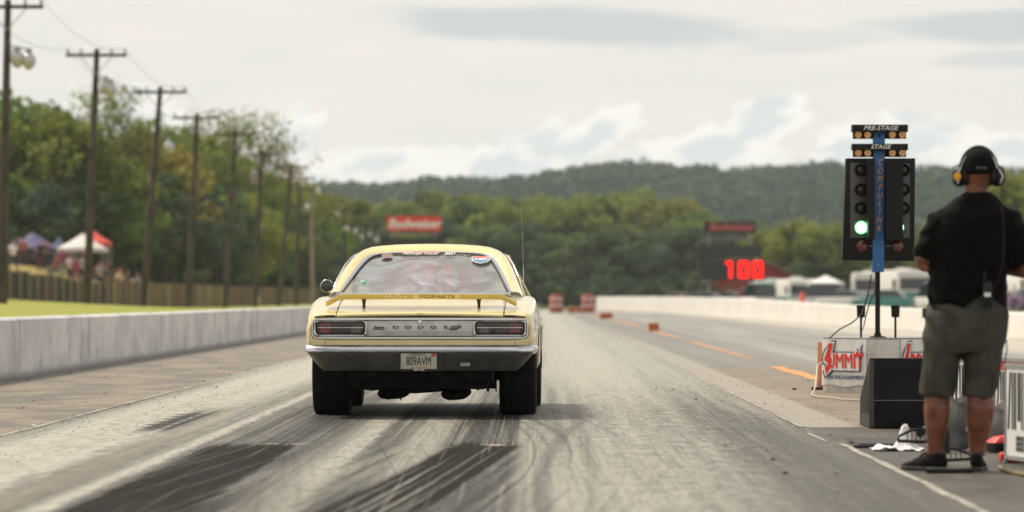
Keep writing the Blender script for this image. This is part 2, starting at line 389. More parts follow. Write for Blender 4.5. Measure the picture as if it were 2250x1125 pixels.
# one ground sheet to the horizon, a few cm under the rest
def rows(y0, y1, n): return [y0 * (y1 / y0) ** (i / n) for i in range(n + 1)]
RP = [(-1500, 470), (-200, 440), (400, 436), (640, 428), (720, 417), (800, 420), (880, 422), (960, 410), (1040, 407), (1100, 411), (1160, 402), (1230, 388), (1300, 380), (1380, 371), (1450, 379),
      (1520, 384), (1585, 398), (1620, 383), (1700, 387), (1780, 374), (1850, 379), (1950, 386), (2020, 391), (2080, 385), (2150, 392), (2250, 388), (2700, 400), (3600, 430)]
RY = 2300.0
def z_hill(X, Y):
    px = VX + X * F / RY
    top = gz(lerp(px, [p[0] for p in RP], [p[1] for p in RP]), RY) - 11
    s_ = min(max((Y - 1150) / (RY - 1150), 0), 1); s_ = s_ * s_ * (3 - 2 * s_)
    k = top * s_ + 2.0 * mnoise.noise(Vector((X * .004, Y * .004, 0))) * 4 * s_ * (1 - s_)
    if Y > RY: k = top - (Y - RY) * .05
    return k
G = MB()
G.rings([[(x, y, -.05) for x in (-4000, -1200, -400, -60, -6.5, 12.4, 60, 400, 1200, 4000)] for y in [-60] + rows(20, 1150, 10)], cap=False, wrap=False)
tag(G.build('ground', M['field']), 'dull green field beyond the track', kind='structure')
H = MB(); hx = np.linspace(-1100, 1100, 90); hy = list(np.linspace(1150, 2300, 22)) + [2450, 2800, 3600]
H.rings([[(float(x), float(y), z_hill(x, y) - .05) for x in hx] for y in hy], cap=False, wrap=False)
tag(H.build('hills', M['field'], smooth=60), 'long wooded ridge on the horizon', kind='structure')
# ground right of the far wall
P_ = MB(); P_.rings([[(x, y, z) for x, z in ((11.9, .02), (13.5, .1), (40, .12), (140, .12))] for y in (-40, 60, 150, 340, 470)], cap=False, wrap=False)
M['gravel'] = grass_mat('pit_ground', (.16, .15, .12), (.12, .125, .07), (.2, .18, .15))
tag(P_.build('paddock_ground', M['gravel']), 'grey and green paddock ground behind the white wall', kind='structure')

# painted lines (thin sheets)
def worn(name, col, keep=.5, sc=9.0):
    m = bpy.data.materials.new(name); m.use_nodes = True; t = T(m.node_tree); p = t.nodes['Principled BSDF']
    n = t.noise(t.coord(), sc, 5, .7)
    t.set(p, 'Base Color', t.mix(n.step(keep - .12, keep + .12), col, (.15, .135, .11))); p.inputs['Roughness'].default_value = .7
    return m
M['line_w'] = worn('worn_white_line', (.54, .50, .42), .47)
M['line_o'] = worn('worn_orange_line', (.60, .26, .07), .60, 3.0); M['line_f'] = worn('faded_orange_line', (.55, .25, .085), .55, 1.5)
def strip(name, x, y0, y1, wd, m_, label, z=.004, wig=.01):
    mb = MB(); n = max(2, int((y1 - y0) / .7)); rnd = random.Random(int(y0 * 10))
    rr = []
    for i in range(n + 1):
        y = y0 + (y1 - y0) * i / n; a = wd / 2 * (1 + rnd.uniform(-.3, .3))
        rr.append([(x - a + rnd.uniform(-wig, wig), y, z), (x + a + rnd.uniform(-wig, wig), y, z)])
    mb.rings(rr, cap=False, wrap=False)
    return tag(mb.build(name, m_), label, kind='structure')
strip('lane_line', -3.87, 30.5, 50, .035, M['line_w'], 'thin worn white line along the left lane edge')
strip('lane_line', 2.07, 33.0, 56, .035, M['line_w'], 'thin worn white line beside the tree island')
strip('lane_line', 2.10, 18, 29.2, .048, M['line_w'], 'wide worn white line in the near apron')
strip('lane_line', 2.02, 29.6, 31.6, .03, M['line_w'], 'short white line before the start joint')
strip('centre_line', 3.50, 51, 62, .20, M['line_o'], 'bright orange dash nearest the starting tree')
strip('centre_line', 3.57, 70, 98, .12, M['line_f'], 'faded middle orange dash on the centre line')
strip('centre_line', 3.62, 108, 138, .16, M['line_f'], 'orange dash under the first brown block')
strip('centre_line', 3.62, 150, 208, .2, M['line_f'], 'orange dash reaching the second blocks')
strip('centre_line', 3.62, 216, 330, .25, M['line_f'], 'far orange line running to the barrels')

# ================================================================== WALLS
def wall_mat(name, a, b, stain, lo, low, streakc=.5):
    m = bpy.data.materials.new(name); m.use_nodes = True; t = T(m.node_tree); p = t.nodes['Principled BSDF']
    X, Y, Z = t.xyz(t.coord())
    drip = t.noise(t.vec(X * 3, Y * 1.1, Z * .9), 1, 6, .7); blot = t.noise(t.vec(X, Y * .55, Z * 1.1), 1, 5, .6); sp = t.noise(t.vec(X * 9, Y * 9, Z * 5), 1, 4, .7)
    c = t.mix(blot.step(.38, .62), a, b)
    c = t.mix((drip.step(.54, .66) * (sp.step(.4, .62) * .7 + .3)) * streakc, c, stain)
    c = t.mix(((Z + (drip - .5) * .15).step(lo, 0)) * .7, c, low)
    c = t.mix(sp.step(.68, .76) * .4, c, stain)
    scuff = t.noise(t.vec(X * 2, Y * .9, Z * 14.0), 1, 5, .7)
    c = t.mix(scuff.step(.60, .68) * Z.step(.5, .2) * streakc * .6, c, stain)
    t.set(p, 'Base Color', c); p.inputs['Roughness'].default_value = .75; t.set(p, 'Normal', t.bump(sp, .25, .01)); return m
M['wall_l'] = wall_mat('whitewashed_wall', (.74, .715, .705), (.56, .55, .56), (.20, .185, .17), .13, (.09, .08, .068), .85)
M['wall_r'] = wall_mat('white_wall', (.80, .77, .73), (.72, .69, .64), (.50, .46, .40), .10, (.42, .38, .33), .6)
def barrier(name, pts, label, mat_, thick, group=None):
    """pts: (x, y, h); panels one by one with open joints"""
    p0 = pts[0]; root = empty(name, (p0[0], p0[1], 0), 0, label, 'wall', group)
    L = [0]
    for a, b in zip(pts, pts[1:]): L.append(L[-1] + math.hypot(b[0] - a[0], b[1] - a[1]))
    tot = L[-1]; n = int(round(tot / 6.1)); rnd = random.Random(5)
    for i in range(n):
        s0, s1 = tot * i / n + .010, tot * (i + 1) / n - .010
        e = []
        for s_ in (s0, s1):
            e.append([np.interp(s_, L, [p[k] for p in pts]) for k in range(3)])
        dz = rnd.uniform(-.004, .004); dx_ = rnd.uniform(-.002, .002)
        rr = []
        for (x, y, h) in e:
            h += dz; x += dx_ - p0[0]; y -= p0[1]
            rr.append([(x, y, 0), (x, y, h - .03), (x - thick * .12, y, h), (x - thick * .88, y, h), (x - thick, y, h - .03), (x - thick, y, 0)])
        MB().rings(rr).build('panel', mat_, root)
    return root
barrier('concrete_wall', [(-6.42, 24, .755), (-6.42, 400, .755)], 'low grey whitewashed concrete wall with dirty streaks along the left lane', M['wall_l'], .28)
barrier('concrete_wall', [(11.75, 40, .66), (11.3, 102, .66), (10.8, 134, .72), (10.4, 151, .78), (9.7, 208, .99), (8.7, 272, 1.08), (5.0, 347, 1.11)],
        'bright white concrete wall curving along the far right lane', M['wall_r'], -.28)

# ================================================================== DISTANT WOOD on the ridge (one mass)
def leaf_mat(name, a, b, c, sc=.35, tr=.25):
    m = bpy.data.materials.new(name); m.use_nodes = True; t = T(m.node_tree); p = t.nodes['Principled BSDF']
    o = t.coord(); n = t.noise(o, sc, 3); inf = S(t, t.node('ShaderNodeObjectInfo').outputs['Random'])
    k = t.mix(n.step(.38, .62), a, b); k = t.mix(((inf - .45) * 1.6).clamp(), k, c)
    t.set(p, 'Base Color', k); p.inputs['Roughness'].default_value = .7; p.inputs['Specular IOR Level'].default_value = .2
    tl = t.node('ShaderNodeBsdfTranslucent'); t.set(tl, 'Color', k); mx = t.node('ShaderNodeMixShader'); mx.inputs[0].default_value = tr
    t.links.new(p.outputs[0], mx.inputs[1]); t.links.new(tl.outputs[0], mx.inputs[2]); t.links.new(mx.outputs[0], t.nodes['Material Output'].inputs[0]); return m
M['ridge'] = leaf_mat('ridge_leaves', (.014, .055, .036), (.040, .082, .026), (.026, .068, .032), .012, .3)
def cards(centres, radii, per, size, rnd, up=.35, flat=1.0):
    """numpy: random leaf quads round centres -> verts, faces"""
    n = len(centres) * per; c = np.repeat(np.array(centres, float), per, 0); r_ = np.repeat(np.array(radii, float), per, 0)
    if r_.ndim == 1: r_ = np.stack([r_, r_, r_ * flat], 1)
    dvec = rnd.normal(size=(n, 3)); dvec /= np.linalg.norm(dvec, axis=1)[:, None]
    pos = c + dvec * r_ * (rnd.uniform(.35, 1, (n, 1)) ** .5)
    nrm = dvec + rnd.normal(size=(n, 3)) * .6 + np.array([0, 0, up]); nrm /= np.linalg.norm(nrm, axis=1)[:, None]
    a = np.cross(nrm, rnd.normal(size=(n, 3))); a /= np.linalg.norm(a, axis=1)[:, None]; b = np.cross(nrm, a)
    s_ = size * rnd.uniform(.6, 1.3, (n, 1)); a = a * s_; b = b * s_ * .75
    v_ = np.stack([pos - a, pos - b * .8, pos + a, pos + b * .8], 1).reshape(-1, 3)
    return v_, np.arange(n * 4).reshape(-1, 4)
def fast_mesh(name, v_, f_, m_):
    me = bpy.data.meshes.new(name); me.vertices.add(len(v_)); me.vertices.foreach_set('co', v_.astype(np.float32).ravel())
    k = f_.shape[1]; me.loops.add(f_.size); me.loops.foreach_set('vertex_index', f_.astype(np.int32).ravel())
    me.polygons.add(len(f_)); me.polygons.foreach_set('loop_start', np.arange(0, f_.size, k, dtype=np.int32)); me.materials.append(m_); me.update(calc_edges=True); return me
nr = np.random.default_rng(4); cc = []; rr_ = []
for i in range(5200):
    s_ = nr.uniform() ** .6; Y = 1250 + (RY - 1240) * s_
    X = nr.uniform(-.16, .16) * Y
    if abs(X) > 1050: continue
    h = nr.uniform(9, 15); cc.append((X, Y, z_hill(X, Y) + h * .5)); rr_.append((nr.uniform(4.5, 8), nr.uniform(4.5, 7), h * .55))
for i in range(420):      # crest trees
    X = nr.uniform(-400, 340); h = nr.uniform(8, 17); w_ = nr.uniform(3.5, 8); cc.append((X, RY - 5, z_hill(X, RY - 5) + h * .45)); rr_.append((w_, w_, h * .6))
v_, f_ = cards(cc, rr_, 44, 2.1, nr)
o = link('ridge_woods', fast_mesh('ridge_woods', v_, f_, M['ridge'])); tag(o, 'blue green woods covering the distant ridge', kind='stuff')

# ================================================================== TREES
M['bark'] = mat('bark', (.075, .058, .042), .9, vary=.4, vs=1.5)
LM = [leaf_mat('olive_leaves', (.24, .28, .05), (.085, .12, .032), (.31, .24, .055), .3, .5),
      leaf_mat('green_leaves', (.18, .27, .05), (.065, .115, .038), (.25, .27, .05), .3, .5),
      leaf_mat('dark_leaves', (.095, .14, .06), (.045, .080, .055), (.13, .16, .055), .3, .4),
      leaf_mat('willow_leaves', (.22, .275, .05), (.10, .15, .034), (.25, .26, .05), .3, .45)]
def tree_meshes(kind, seed):
    """a tree 10 m tall: trunk mesh, crown mesh"""
    rn = np.random.default_rng(seed); rd = random.Random(seed); tb = MB(); cs = []; rs_ = []
    lean_ = rd.uniform(-.3, .3)
    tb.tube([(0, 0, -.3), (lean_ * .3, 0, 1.5), (lean_ * .6, .1, 4), (lean_, 0, 7), (lean_ * 1.1, 0, 9.2)], [.30, .22, .17, .09, .02], 7)
    nl = {'round': 15, 'tall': 14, 'sparse': 22, 'willow': 14, 'shrub': 9}[kind]
    for i in range(nl):
        a = i * 2.4 + rd.uniform(-.4, .4); t_ = (i + .5) / nl
        if kind == 'round': z0 = 1.8 + t_ * 5.5; L = (3.6 * math.sin(math.pi * (.22 + .72 * t_)) + .4) * rd.uniform(.8, 1.15); z1 = z0 + .8 + 1.3 * t_
        elif kind == 'tall': z0 = 1.2 + t_ * 6.6; L = (2.3 * math.sin(math.pi * (.25 + .7 * t_)) + .3) * rd.uniform(.75, 1.2); z1 = z0 + 1 + .8 * t_
        elif kind == 'sparse': z0 = 2.6 + t_ * 5.2; L = rd.uniform(1.2, 2.6) * (1.15 - .5 * t_); z1 = z0 + rd.uniform(1.2, 2.6)
        elif kind == 'willow': z0 = 2.5 + t_ * 5; L = 3.9 * math.sin(math.pi * (.3 + .6 * t_)) * rd.uniform(.8, 1.1); z1 = z0 + 1.2
        else: z0 = .4 + t_ * 5; L = 4.2 * math.sin(math.pi * (.3 + .65 * t_)) * rd.uniform(.8, 1.1); z1 = z0 + 1.2
        z1 = min(z1, 9.6)
        e = Vector((lean_ * t_ + L * math.cos(a), L * math.sin(a), z1)); m_ = Vector((lean_ * t_ + L * .45 * math.cos(a), L * .45 * math.sin(a), z0 + (z1 - z0) * .35))
        tb.tube([(lean_ * z0 / 8, 0, z0), m_, e], [.09, .055, .015], 5)
        if kind == 'sparse':
            for q in range(6):
                f = Vector((rd.uniform(-1, 1), rd.uniform(-1, 1), rd.uniform(-.1, 1.4))); s0_ = m_.lerp(e, rd.random())
                tb.tube([s0_, s0_.lerp(e + f, .5) + Vector((0, 0, .12)), e + f], [.022, .012, .006], 3)
                cs.append(tuple(s0_.lerp(e + f, rd.uniform(.5, 1)))); rs_.append((.75, .75, .6))
            if t_ < .45: cs.append(tuple(e)); rs_.append((1.2, 1.2, 1.0))
            continue
        for q in (.55, 1.0):
            c_ = m_.lerp(e, q); k = rd.uniform(.95, 1.5) * (1.15 if kind in ('round', 'shrub') else .95)
            cs.append(tuple(c_)); rs_.append((k, k, k * .8))
            if kind == 'willow':
                for z in np.arange(c_.z - 1.1, .8, -1.1): cs.append((c_.x * (1 + .02 * (c_.z - z)) + rd.uniform(-.2, .2), c_.y * 1.05, float(z))); rs_.append((.55, .55, .9))
    if kind != 'sparse': cs.append((lean_, 0, 8.9)); rs_.append((1.3, 1.3, 1.0)); cs.append((lean_, 0, 6.5)); rs_.append((1.9, 1.9, 2.0))
    per = {'round': 115, 'tall': 115, 'sparse': 13, 'willow': 60, 'shrub': 130}[kind]
    v_, f_ = cards(cs, rs_, per, .27 if kind != 'sparse' else .13, rn)
    return tb.mesh('trunk', M['bark']), (v_, f_)
TREES = {}
for kind, n_ in (('round', 4), ('tall', 3), ('sparse', 3), ('willow', 2), ('shrub', 3)):
    for s_ in range(n_):
        tm, (v_, f_) = tree_meshes(kind, 40 + s_ * 7 + len(kind))
        TREES[(kind, s_)] = (tm, v_, f_, {})
rt = random.Random(77)
LAND = [(4, 'the pole at the left edge'), (70, 'the purple tent'), (180, 'the white tent'), (200, 'the second pole'), (330, 'the third pole'), (420, 'the fourth pole'), (505, 'the fifth pole'), (567, 'the sixth pole'), (625, 'the seventh pole'), (686, 'the pale pole'),
        (770, 'the far lamp pole'), (860, 'the red sign left end'), (960, 'the red sign right end'), (1060, 'the car roof top'), (1152, 'the car aerial'), (1222, 'the left barrel'), (1292, 'the right barrel'), (1370, 'the white wall end'), (1450, 'the middle of the white wall'), (1540, 'the dark scoreboard sign'), (1650, 'the barn roof'), (1860, 'the starting tree housing'), (1990, 'the big motorhome'), (2230, 'the worker')]
USED = set()
def where(px, what):
    lp, nm = min(LAND, key=lambda q: abs(q[0] - px)); d_ = px - lp
    rel = 'straight behind' if abs(d_) < 14 else ('a little left of' if d_ < 0 else 'a little right of')
    for adj in ('', 'smaller ', 'second ', 'third '):
        l_ = adj + what + ' ' + rel + ' ' + nm
        if l_ not in USED: break
    USED.add(l_); return l_
def tree(px, top, Y, kind, lm, label, group, base=None, widen=1.0, name=None):
    k = rt.randrange(sum(1 for q in TREES if q[0] == kind)); tm, v_, f_, cache = TREES[(kind, k)]
    if lm not in cache: cache[lm] = fast_mesh('crown', v_, f_, LM[lm])
    X = gx(px, Y)
    if base is None: base = z_left(X, Y) if X < -6.6 and Y < 520 else 0
    h = gz(top, Y) - base; s_ = h / 9.9
    nm = name or {'round': 'broadleaf_tree', 'tall': 'broadleaf_tree', 'sparse': 'bare_tree', 'willow': 'willow_tree', 'shrub': 'shrub'}[kind]
    r_ = empty(nm, (X, Y, base - .1), rt.uniform(0, 6.28), label, 'shrub' if kind == 'shrub' else 'tree', group)
    r_.scale = (s_ * widen, s_ * widen, s_)
    link('trunk', tm, r_); link('crown', cache[lm], r_)
    return r_
GL, GC, GR_, GS = 'trees on the bank behind the poles', 'trees beyond the end of the track', 'trees behind the paddock', 'bushes at the foot of the trees'
TL = 'dense green tree in the wood behind the poles'
for px, top, Y, kd, lm, lb in (
    (-60, 235, 345, 'round', 1, 'tall tree cut by the left edge of the photo'), (45, 205, 350, 'round', 1, 'tall rounded green tree above the purple tent'), (135, 238, 345, 'round', 0, 'olive tree between the first two poles'),
    (215, 215, 350, 'sparse', 0, 'thin half bare tree rising beside the second pole'), (262, 228, 362, 'sparse', 0, 'thin half bare tree just right of the second pole'),
    (200, 318, 352, 'round', 0, 'lower olive tree behind the second pole'), (300, 278, 372, 'round', 0, 'rust tinged tree left of the third pole'), (375, 272, 392, 'round', 1, 'green tree between third and fourth pole'),
    (440, 282, 415, 'tall', 0, 'olive tree behind the fourth pole'), (485, 272, 440, 'sparse', 0, 'bare branched tree left of the fifth pole'), (545, 282, 455, 'sparse', 0, 'bare branched tree right of the fifth pole'),
    (505, 350, 450, 'round', 1, 'lower green tree behind the fifth pole'), (575, 372, 480, 'round', 1, 'green tree behind the pole with the transformer'), (600, 330, 500, 'sparse', 0, 'bare tree sticking out above the seventh pole'),
    (640, 402, 520, 'round', 0, 'olive tree behind the seventh pole'), (690, 412, 540, 'tall', 1, 'narrow green tree behind the pale pole'), (745, 425, 600, 'round', 0, 'olive tree left of the red sign')):
    tree(px, top, Y, kd, lm, lb, GL)
for i, (px, top, Y) in enumerate(((20, 380, 338), (95, 400, 336), (165, 395, 340), (235, 410, 342), (310, 400, 352), (250, 360, 356), (350, 380, 368), (420, 395, 385), (470, 400, 400), (520, 430, 420), (90, 330, 350), (380, 430, 362), (560, 450, 440), (610, 470, 455), (650, 460, 470), (700, 480, 500))):
    tree(px, top, Y, 'round' if i % 2 else 'tall', 2 if i % 3 else 1, where(px, 'dense green tree'), GL, widen=1.25)
for i in range(34):
    px = -30 + i * 23; Y = 322 + i * 5
    tree(px, rt.uniform(505, 535) - (10 if px < 350 else 0), Y, 'shrub', 2, 'low dark bush at the foot of the wood', GS, widen=1.5)
for i, (px, top, Y, kd, lm) in enumerate(((800, 436, 700, 'round', 0), (850, 448, 690, 'round', 1), (905, 440, 720, 'round', 0), (960, 420, 740, 'tall', 0), (1005, 425, 720, 'round', 0), (1060, 430, 700, 'round', 1), (1110, 440, 690, 'round', 0),
    (1160, 428, 710, 'round', 0), (1215, 434, 700, 'round', 3), (1265, 440, 690, 'round', 0), (1320, 426, 720, 'round', 3), (1370, 418, 730, 'round', 3), (1425, 428, 700, 'round', 3), (1475, 436, 690, 'round', 0), (1525, 462, 680, 'round', 1), (1565, 492, 700, 'round', 1), (1610, 500, 690, 'round', 1), (1650, 490, 680, 'round', 1))):
    tree(px, top, Y, kd, lm, where(px, 'sunlit leafy tree'), GC, base=0, widen=1.15)
for i in range(22):
    px = 730 + i * 42 + rt.uniform(-8, 8)
    tree(px, rt.uniform(478, 520) if px < 1330 or px > 1500 else rt.uniform(490, 510), 560 + rt.uniform(-20, 60), 'round', 2 if i % 4 else 1, where(px, 'dark shaded tree'), GC, base=0, widen=1.3)
for i in range(40):
    px = 700 + i * 26; tree(px, rt.uniform(575, 615), 520 + rt.uniform(-30, 30), 'shrub', 2, 'dark bush closing the end of the track', GS, base=0, widen=1.6)
for px, top, Y, lb in ((1700, 492, 520, 'pale green willow just right of the scoreboard'), (1762, 470, 500, 'pale green drooping willow above the red barn'), (1830, 478, 495, 'pale green willow left of the starting tree'), (1905, 490, 500, 'pale green willow hidden behind the starting tree'),
    (1975, 500, 505, 'pale green willow seen past the starting tree'), (2050, 478, 500, 'green willow behind the standing worker'), (2130, 470, 490, 'willow hidden behind the standing worker')):
    tree(px, top, Y, 'willow', 3, lb, GR_, base=0, widen=1.2)
for px, top, Y, lb in ((2215, 385, 430, 'tall yellow green tree right of the worker'), (2285, 370, 430, 'tall green tree at the right edge')):
    tree(px, top, Y, 'round', 3, lb, GR_, base=0)
for i in range(30):
    px = 1640 + i * 25; tree(px, rt.uniform(560, 585), 492 + rt.uniform(-10, 20), 'shrub', 2, 'dark bush behind the parked motorhomes', GS, base=0, widen=1.6)
# ================================================================== UTILITY POLES
PG = 'utility poles behind the left wall'
M['glass_ins'] = mat('insulator', (.25, .24, .22), .3)
M['transformer'] = mat('transformer_paint', (.22, .19, .17), .5)
def lamp_part(root, x, y, z, s_=1.0):
    """bell shaped yard lamp: housing + reflector"""
    l = MB().lathe([(.02, .30), (.09, .28), (.10, .12), (.13, .08)], (0, 0, 0)).build('lamp_housing', M['grey'], root, 40, (x, y, z))
    MB().lathe([(.12, .10), (.21, .04), (.245, -.08), (.22, -.22), (.13, -.36), (.03, -.42)], (0, 0, 0), n=18).build('lamp_shade', M['lamp_white'], l, 60)
POLE_TOPS = []
def pole(bx, by, tx, ty, label, lamps=(), arm=2.35, trans=False, mat_=None, X=-17.3, arm2=False):
    Y = F * -X / (VX - bx); zb = z_left(X, Y); r_ = empty('utility_pole', (X, Y, zb - .3), 0, label, 'utility pole', PG)
    zt = gz(ty, Y) - zb + .3; sx = (tx - bx) * Y / F
    def c(z): return sx * z / zt
    MB().tube([(0, 0, 0), (c(zt * .5), 0, zt * .5), (sx, 0, zt)], [.17, .145, .105], 10).build('pole', mat_ or M['wood_pole'], r_, 60)
    za = zt - .25
    MB().box(c(za) - arm / 2, c(za) + arm / 2, -.20, -.11, za - .06, za + .06).build('crossarm', M['wood_pole'], r_)
    br = MB()
    for s_ in (-1, 1): br.tube([(c(za) + s_ * .62, -.16, za - .05), (c(za - .7), -.13, za - .75)], .018, 5)
    br.build('brace', M['grey'], r_)
    for q in (-arm / 2 + .07, -arm / 4, arm / 4, arm / 2 - .07):
        MB().lathe([(.02, 0), (.055, .04), (.035, .09), (.055, .13), (.02, .2)], (0, 0, 0), n=10).build('insulator', M['glass_ins'], r_, 40, (c(za) + q, -.155, za + .06))
    POLE_TOPS.append([Vector((X + c(za) + q, Y - .155, zb - .3 + za + .26)) for q in (-arm / 2 + .07, arm / 2 - .07)])
    for (lx, ly) in lamps:
        x = gx(lx, Y) - X; z = gz(ly, Y) - zb + .3
        MB().tube([(c(z + .25), 0, z + .2), ((x + c(z)) / 2, -.05, z + .42), (x, -.1, z + .34)], .03, 6).build('lamp_arm', M['grey'], r_)
        lamp_part(r_, x, -.1, z + .1)
    if trans: MB().lathe([(.02, 0), (.23, .02), (.25, .1), (.25, .75), (.2, .82), (.05, .86)], (c(zt - 1.6) - .36, -.05, zt - 2.1), n=16).build('transformer', M['transformer'], r_, 40)
    return r_
pole(4, 662, 16, -2, 'nearest dark wooden utility pole at the left edge with two bell lamps', ((38, 128), (63, 132)))
pole(190, 673, 212, 107, 'second utility pole from the left with two white lamps by its shaft', ((233, 190), (244, 196)))
pole(313, 677, 352, 190, 'third utility pole, leaning right, one pale lamp half way up', ((371, 322),))
pole(412, 670, 433, 248, 'fourth utility pole with a small lamp close under its crossarm', ((447, 295),))
pole(493, 668, 517, 285, 'fifth utility pole, dark, with a lamp among bare branches', ((542, 338),))
pole(560, 668, 575, 330, 'sixth utility pole carrying a brown transformer can', ((590, 372),), trans=True)
pole(612, 668, 640, 360, 'seventh utility pole, thin, brown, leaning right', ((652, 388),))
pole(650, 667, 657, 385, 'eighth utility pole, close beside the pale one', ((664, 400),))
pole(687, 667, 684, 410, 'ninth utility pole, pale weathered grey wood', ((700, 420), (676, 455)), mat_=mat('pale_pole', (.26, .22, .17), .9, vary=.3))
pole(760, 664, 758, 455, 'far utility pole left of the red sign with a cluster of lamps', ((762, 503), (742, 470)), arm=1.8)
pole(806, 664, 806, 490, 'farthest utility pole, just above the car roof, with four lamps', ((795, 520), (812, 515), (828, 527), (782, 508)), arm=1.8)
M['wire'] = mat('wire', (.16, .15, .14), .5)
for k, lb in ((0, 'thin sagging power wire on the outer ends of the crossarms'), (1, 'thin sagging power wire on the track side ends of the crossarms')):
    mb = MB(); P0 = POLE_TOPS[0][k]; pts = [P0 + Vector((.3, -70, .5))]; tops = [pts[0]] + [p[k] for p in POLE_TOPS]
    for a, b in zip(tops, tops[1:]):
        for i in range(1, 9):
            t_ = i / 8; p = a.lerp(b, t_); p.z -= 4 * t_ * (1 - t_) * .55; pts.append(p)
    mb.tube(pts, .009, 4)
    tag(mb.build('power_wire', M['wire']), lb, 'wire', 'power wires')

# ================================================================== FENCES
M['slat_light'] = mat('slat_wood', (.33, .28, .19), .85, vary=.35, vs=1.2)
M['slat_brown'] = mat('board_wood', (.20, .145, .095), .85, vary=.55, vs=.7)
M['slat_dark'] = mat('rail_wood', (.07, .055, .04), .9, vary=.3)
rnd = random.Random(3)
def board_mat(name, cols):
    m = bpy.data.materials.new(name); m.use_nodes = True; t = T(m.node_tree); p = t.nodes['Principled BSDF']
    inf = S(t, t.node('ShaderNodeObjectInfo').outputs['Random']); n = t.noise(t.coord(), 1.3, 5, .65)
    c = t.mix(inf.step(.2, .5), cols[0], cols[1]); c = t.mix(inf.step(.7, .9), c, cols[2]); c = t.mix(n.step(.45, .65) * .5, c, cols[3])
    t.set(p, 'Base Color', c); p.inputs['Roughness'].default_value = .85; return m
M['fence_dark'] = board_mat('fence_panel_dark', ((.030, .026, .020), (.055, .042, .032), (.085, .045, .032), (.022, .022, .018)))
M['fence_tan'] = board_mat('fence_panel_tan', ((.26, .19, .11), (.16, .11, .07), (.30, .25, .13), (.11, .08, .055)))
def fence(y0, y1, h, label, m_, post_m):
    """three metre bays: boards on rails between posts"""
    root = empty('board_fence', (-20, y0, z_fence(y0)), 0, label, 'fence', 'fences on the left bank')
    pm = MB().tube([(.06, 0, -.2), (.06, 0, h + .06)], .055, 8).mesh('post', post_m)
    n = int((y1 - y0) / 3)
    for i in range(n):
        y = i * 3.0; za, zb_ = z_fence(y0 + y) - z_fence(y0), z_fence(y0 + y + 3) - z_fence(y0); hh = h + rnd.uniform(-.05, .05)
        pb = MB()
        for k in range(10):
            ya = y + k * .3 + .01; yb = ya + .275; zz = za + (zb_ - za) * (k + .5) / 10; xo = .012 * (k % 2)
            pb.box(-.02 + xo, .0 + xo, ya, yb, zz + .03, zz + hh + rnd.uniform(-.02, .02))
        pb.build('panel', m_, root); link('post', pm, root, (rnd.uniform(-.02, .02), y, za))
    rl = MB()
    for zz in (.3, h - .15): rl.tube([(-.05, y - y0, z_fence(y) - z_fence(y0) + zz) for y in np.arange(y0, y1 + 1, 3.0)], .035, 5)
    rl.build('rail', M['slat_dark'], root)
fence(126, 198, 1.12, 'dark panelled fence with pale posts below the tents', M['fence_dark'], M['slat_light'])
fence(198, 399, 1.34, 'weathered brown board fence running to the end of the bank', M['fence_tan'], M['slat_brown'])

# ================================================================== TENTS
def tent(px0, px1, ptop, peave, Y, col, label, side=None, closed=False):
    X = gx((px0 + px1) / 2, Y); zb = z_left(X, Y); hw = (px1 - px0) / 2 * Y / F; ze = gz(peave, Y) - zb; zt = gz(ptop, Y) - zb
    r_ = empty('canopy_tent', (X, Y, zb), 0, label, 'tent', 'canopy tents on the bank')
    m_ = mat('tent_cloth', col, .7, vary=.15, vs=1.0)
    mb = MB(); q = []
    for t_ in (0, .12, .5, .86, 1):
        k = hw * (1 - t_ * .97); z = ze + (zt - ze) * (t_ ** 1.15)
        q.append([(-k, -k, z), (0, -k * 1.01, z + .02), (k, -k, z), (k * 1.01, 0, z + .02), (k, k, z), (0, k * 1.01, z + .02), (-k, k, z), (-k * 1.01, 0, z + .02)])
    mb.rings(q, cap=False); mb.build('canopy', m_, r_, 50)
    vb = MB(); vb.rings([[(-hw, -hw, z), (hw, -hw, z), (hw, hw, z), (-hw, hw, z)] for z in (ze - .22, ze - .001)], cap=False); vb.build('valance', m_, r_)
    for sx in (-1, 1):
        for sy in (-1, 1): MB().tube([(sx * hw * .97, sy * hw * .97, 0), (sx * hw * .97, sy * hw * .97, ze)], .03, 6).build('leg', M['grey'], r_)
    if closed: MB().box(-hw * .95, hw * .95, hw * .9, hw * .93, 0, ze - .2).build('back_wall', m_, r_)
    return r_
tent(14, 128, 511, 546, 268, (.058, .052, .15), 'purple blue canopy tent at the far left')
tent(130, 232, 514, 546, 262, (.62, .58, .56), 'off white canopy tent in front of the red one')
tent(160, 242, 505, 533, 285, (.62, .06, .03), 'bright red canopy tent behind the white tent')
tent(108, 150, 520, 548, 290, (.10, .14, .24), 'small dark blue canopy tent between purple and white')

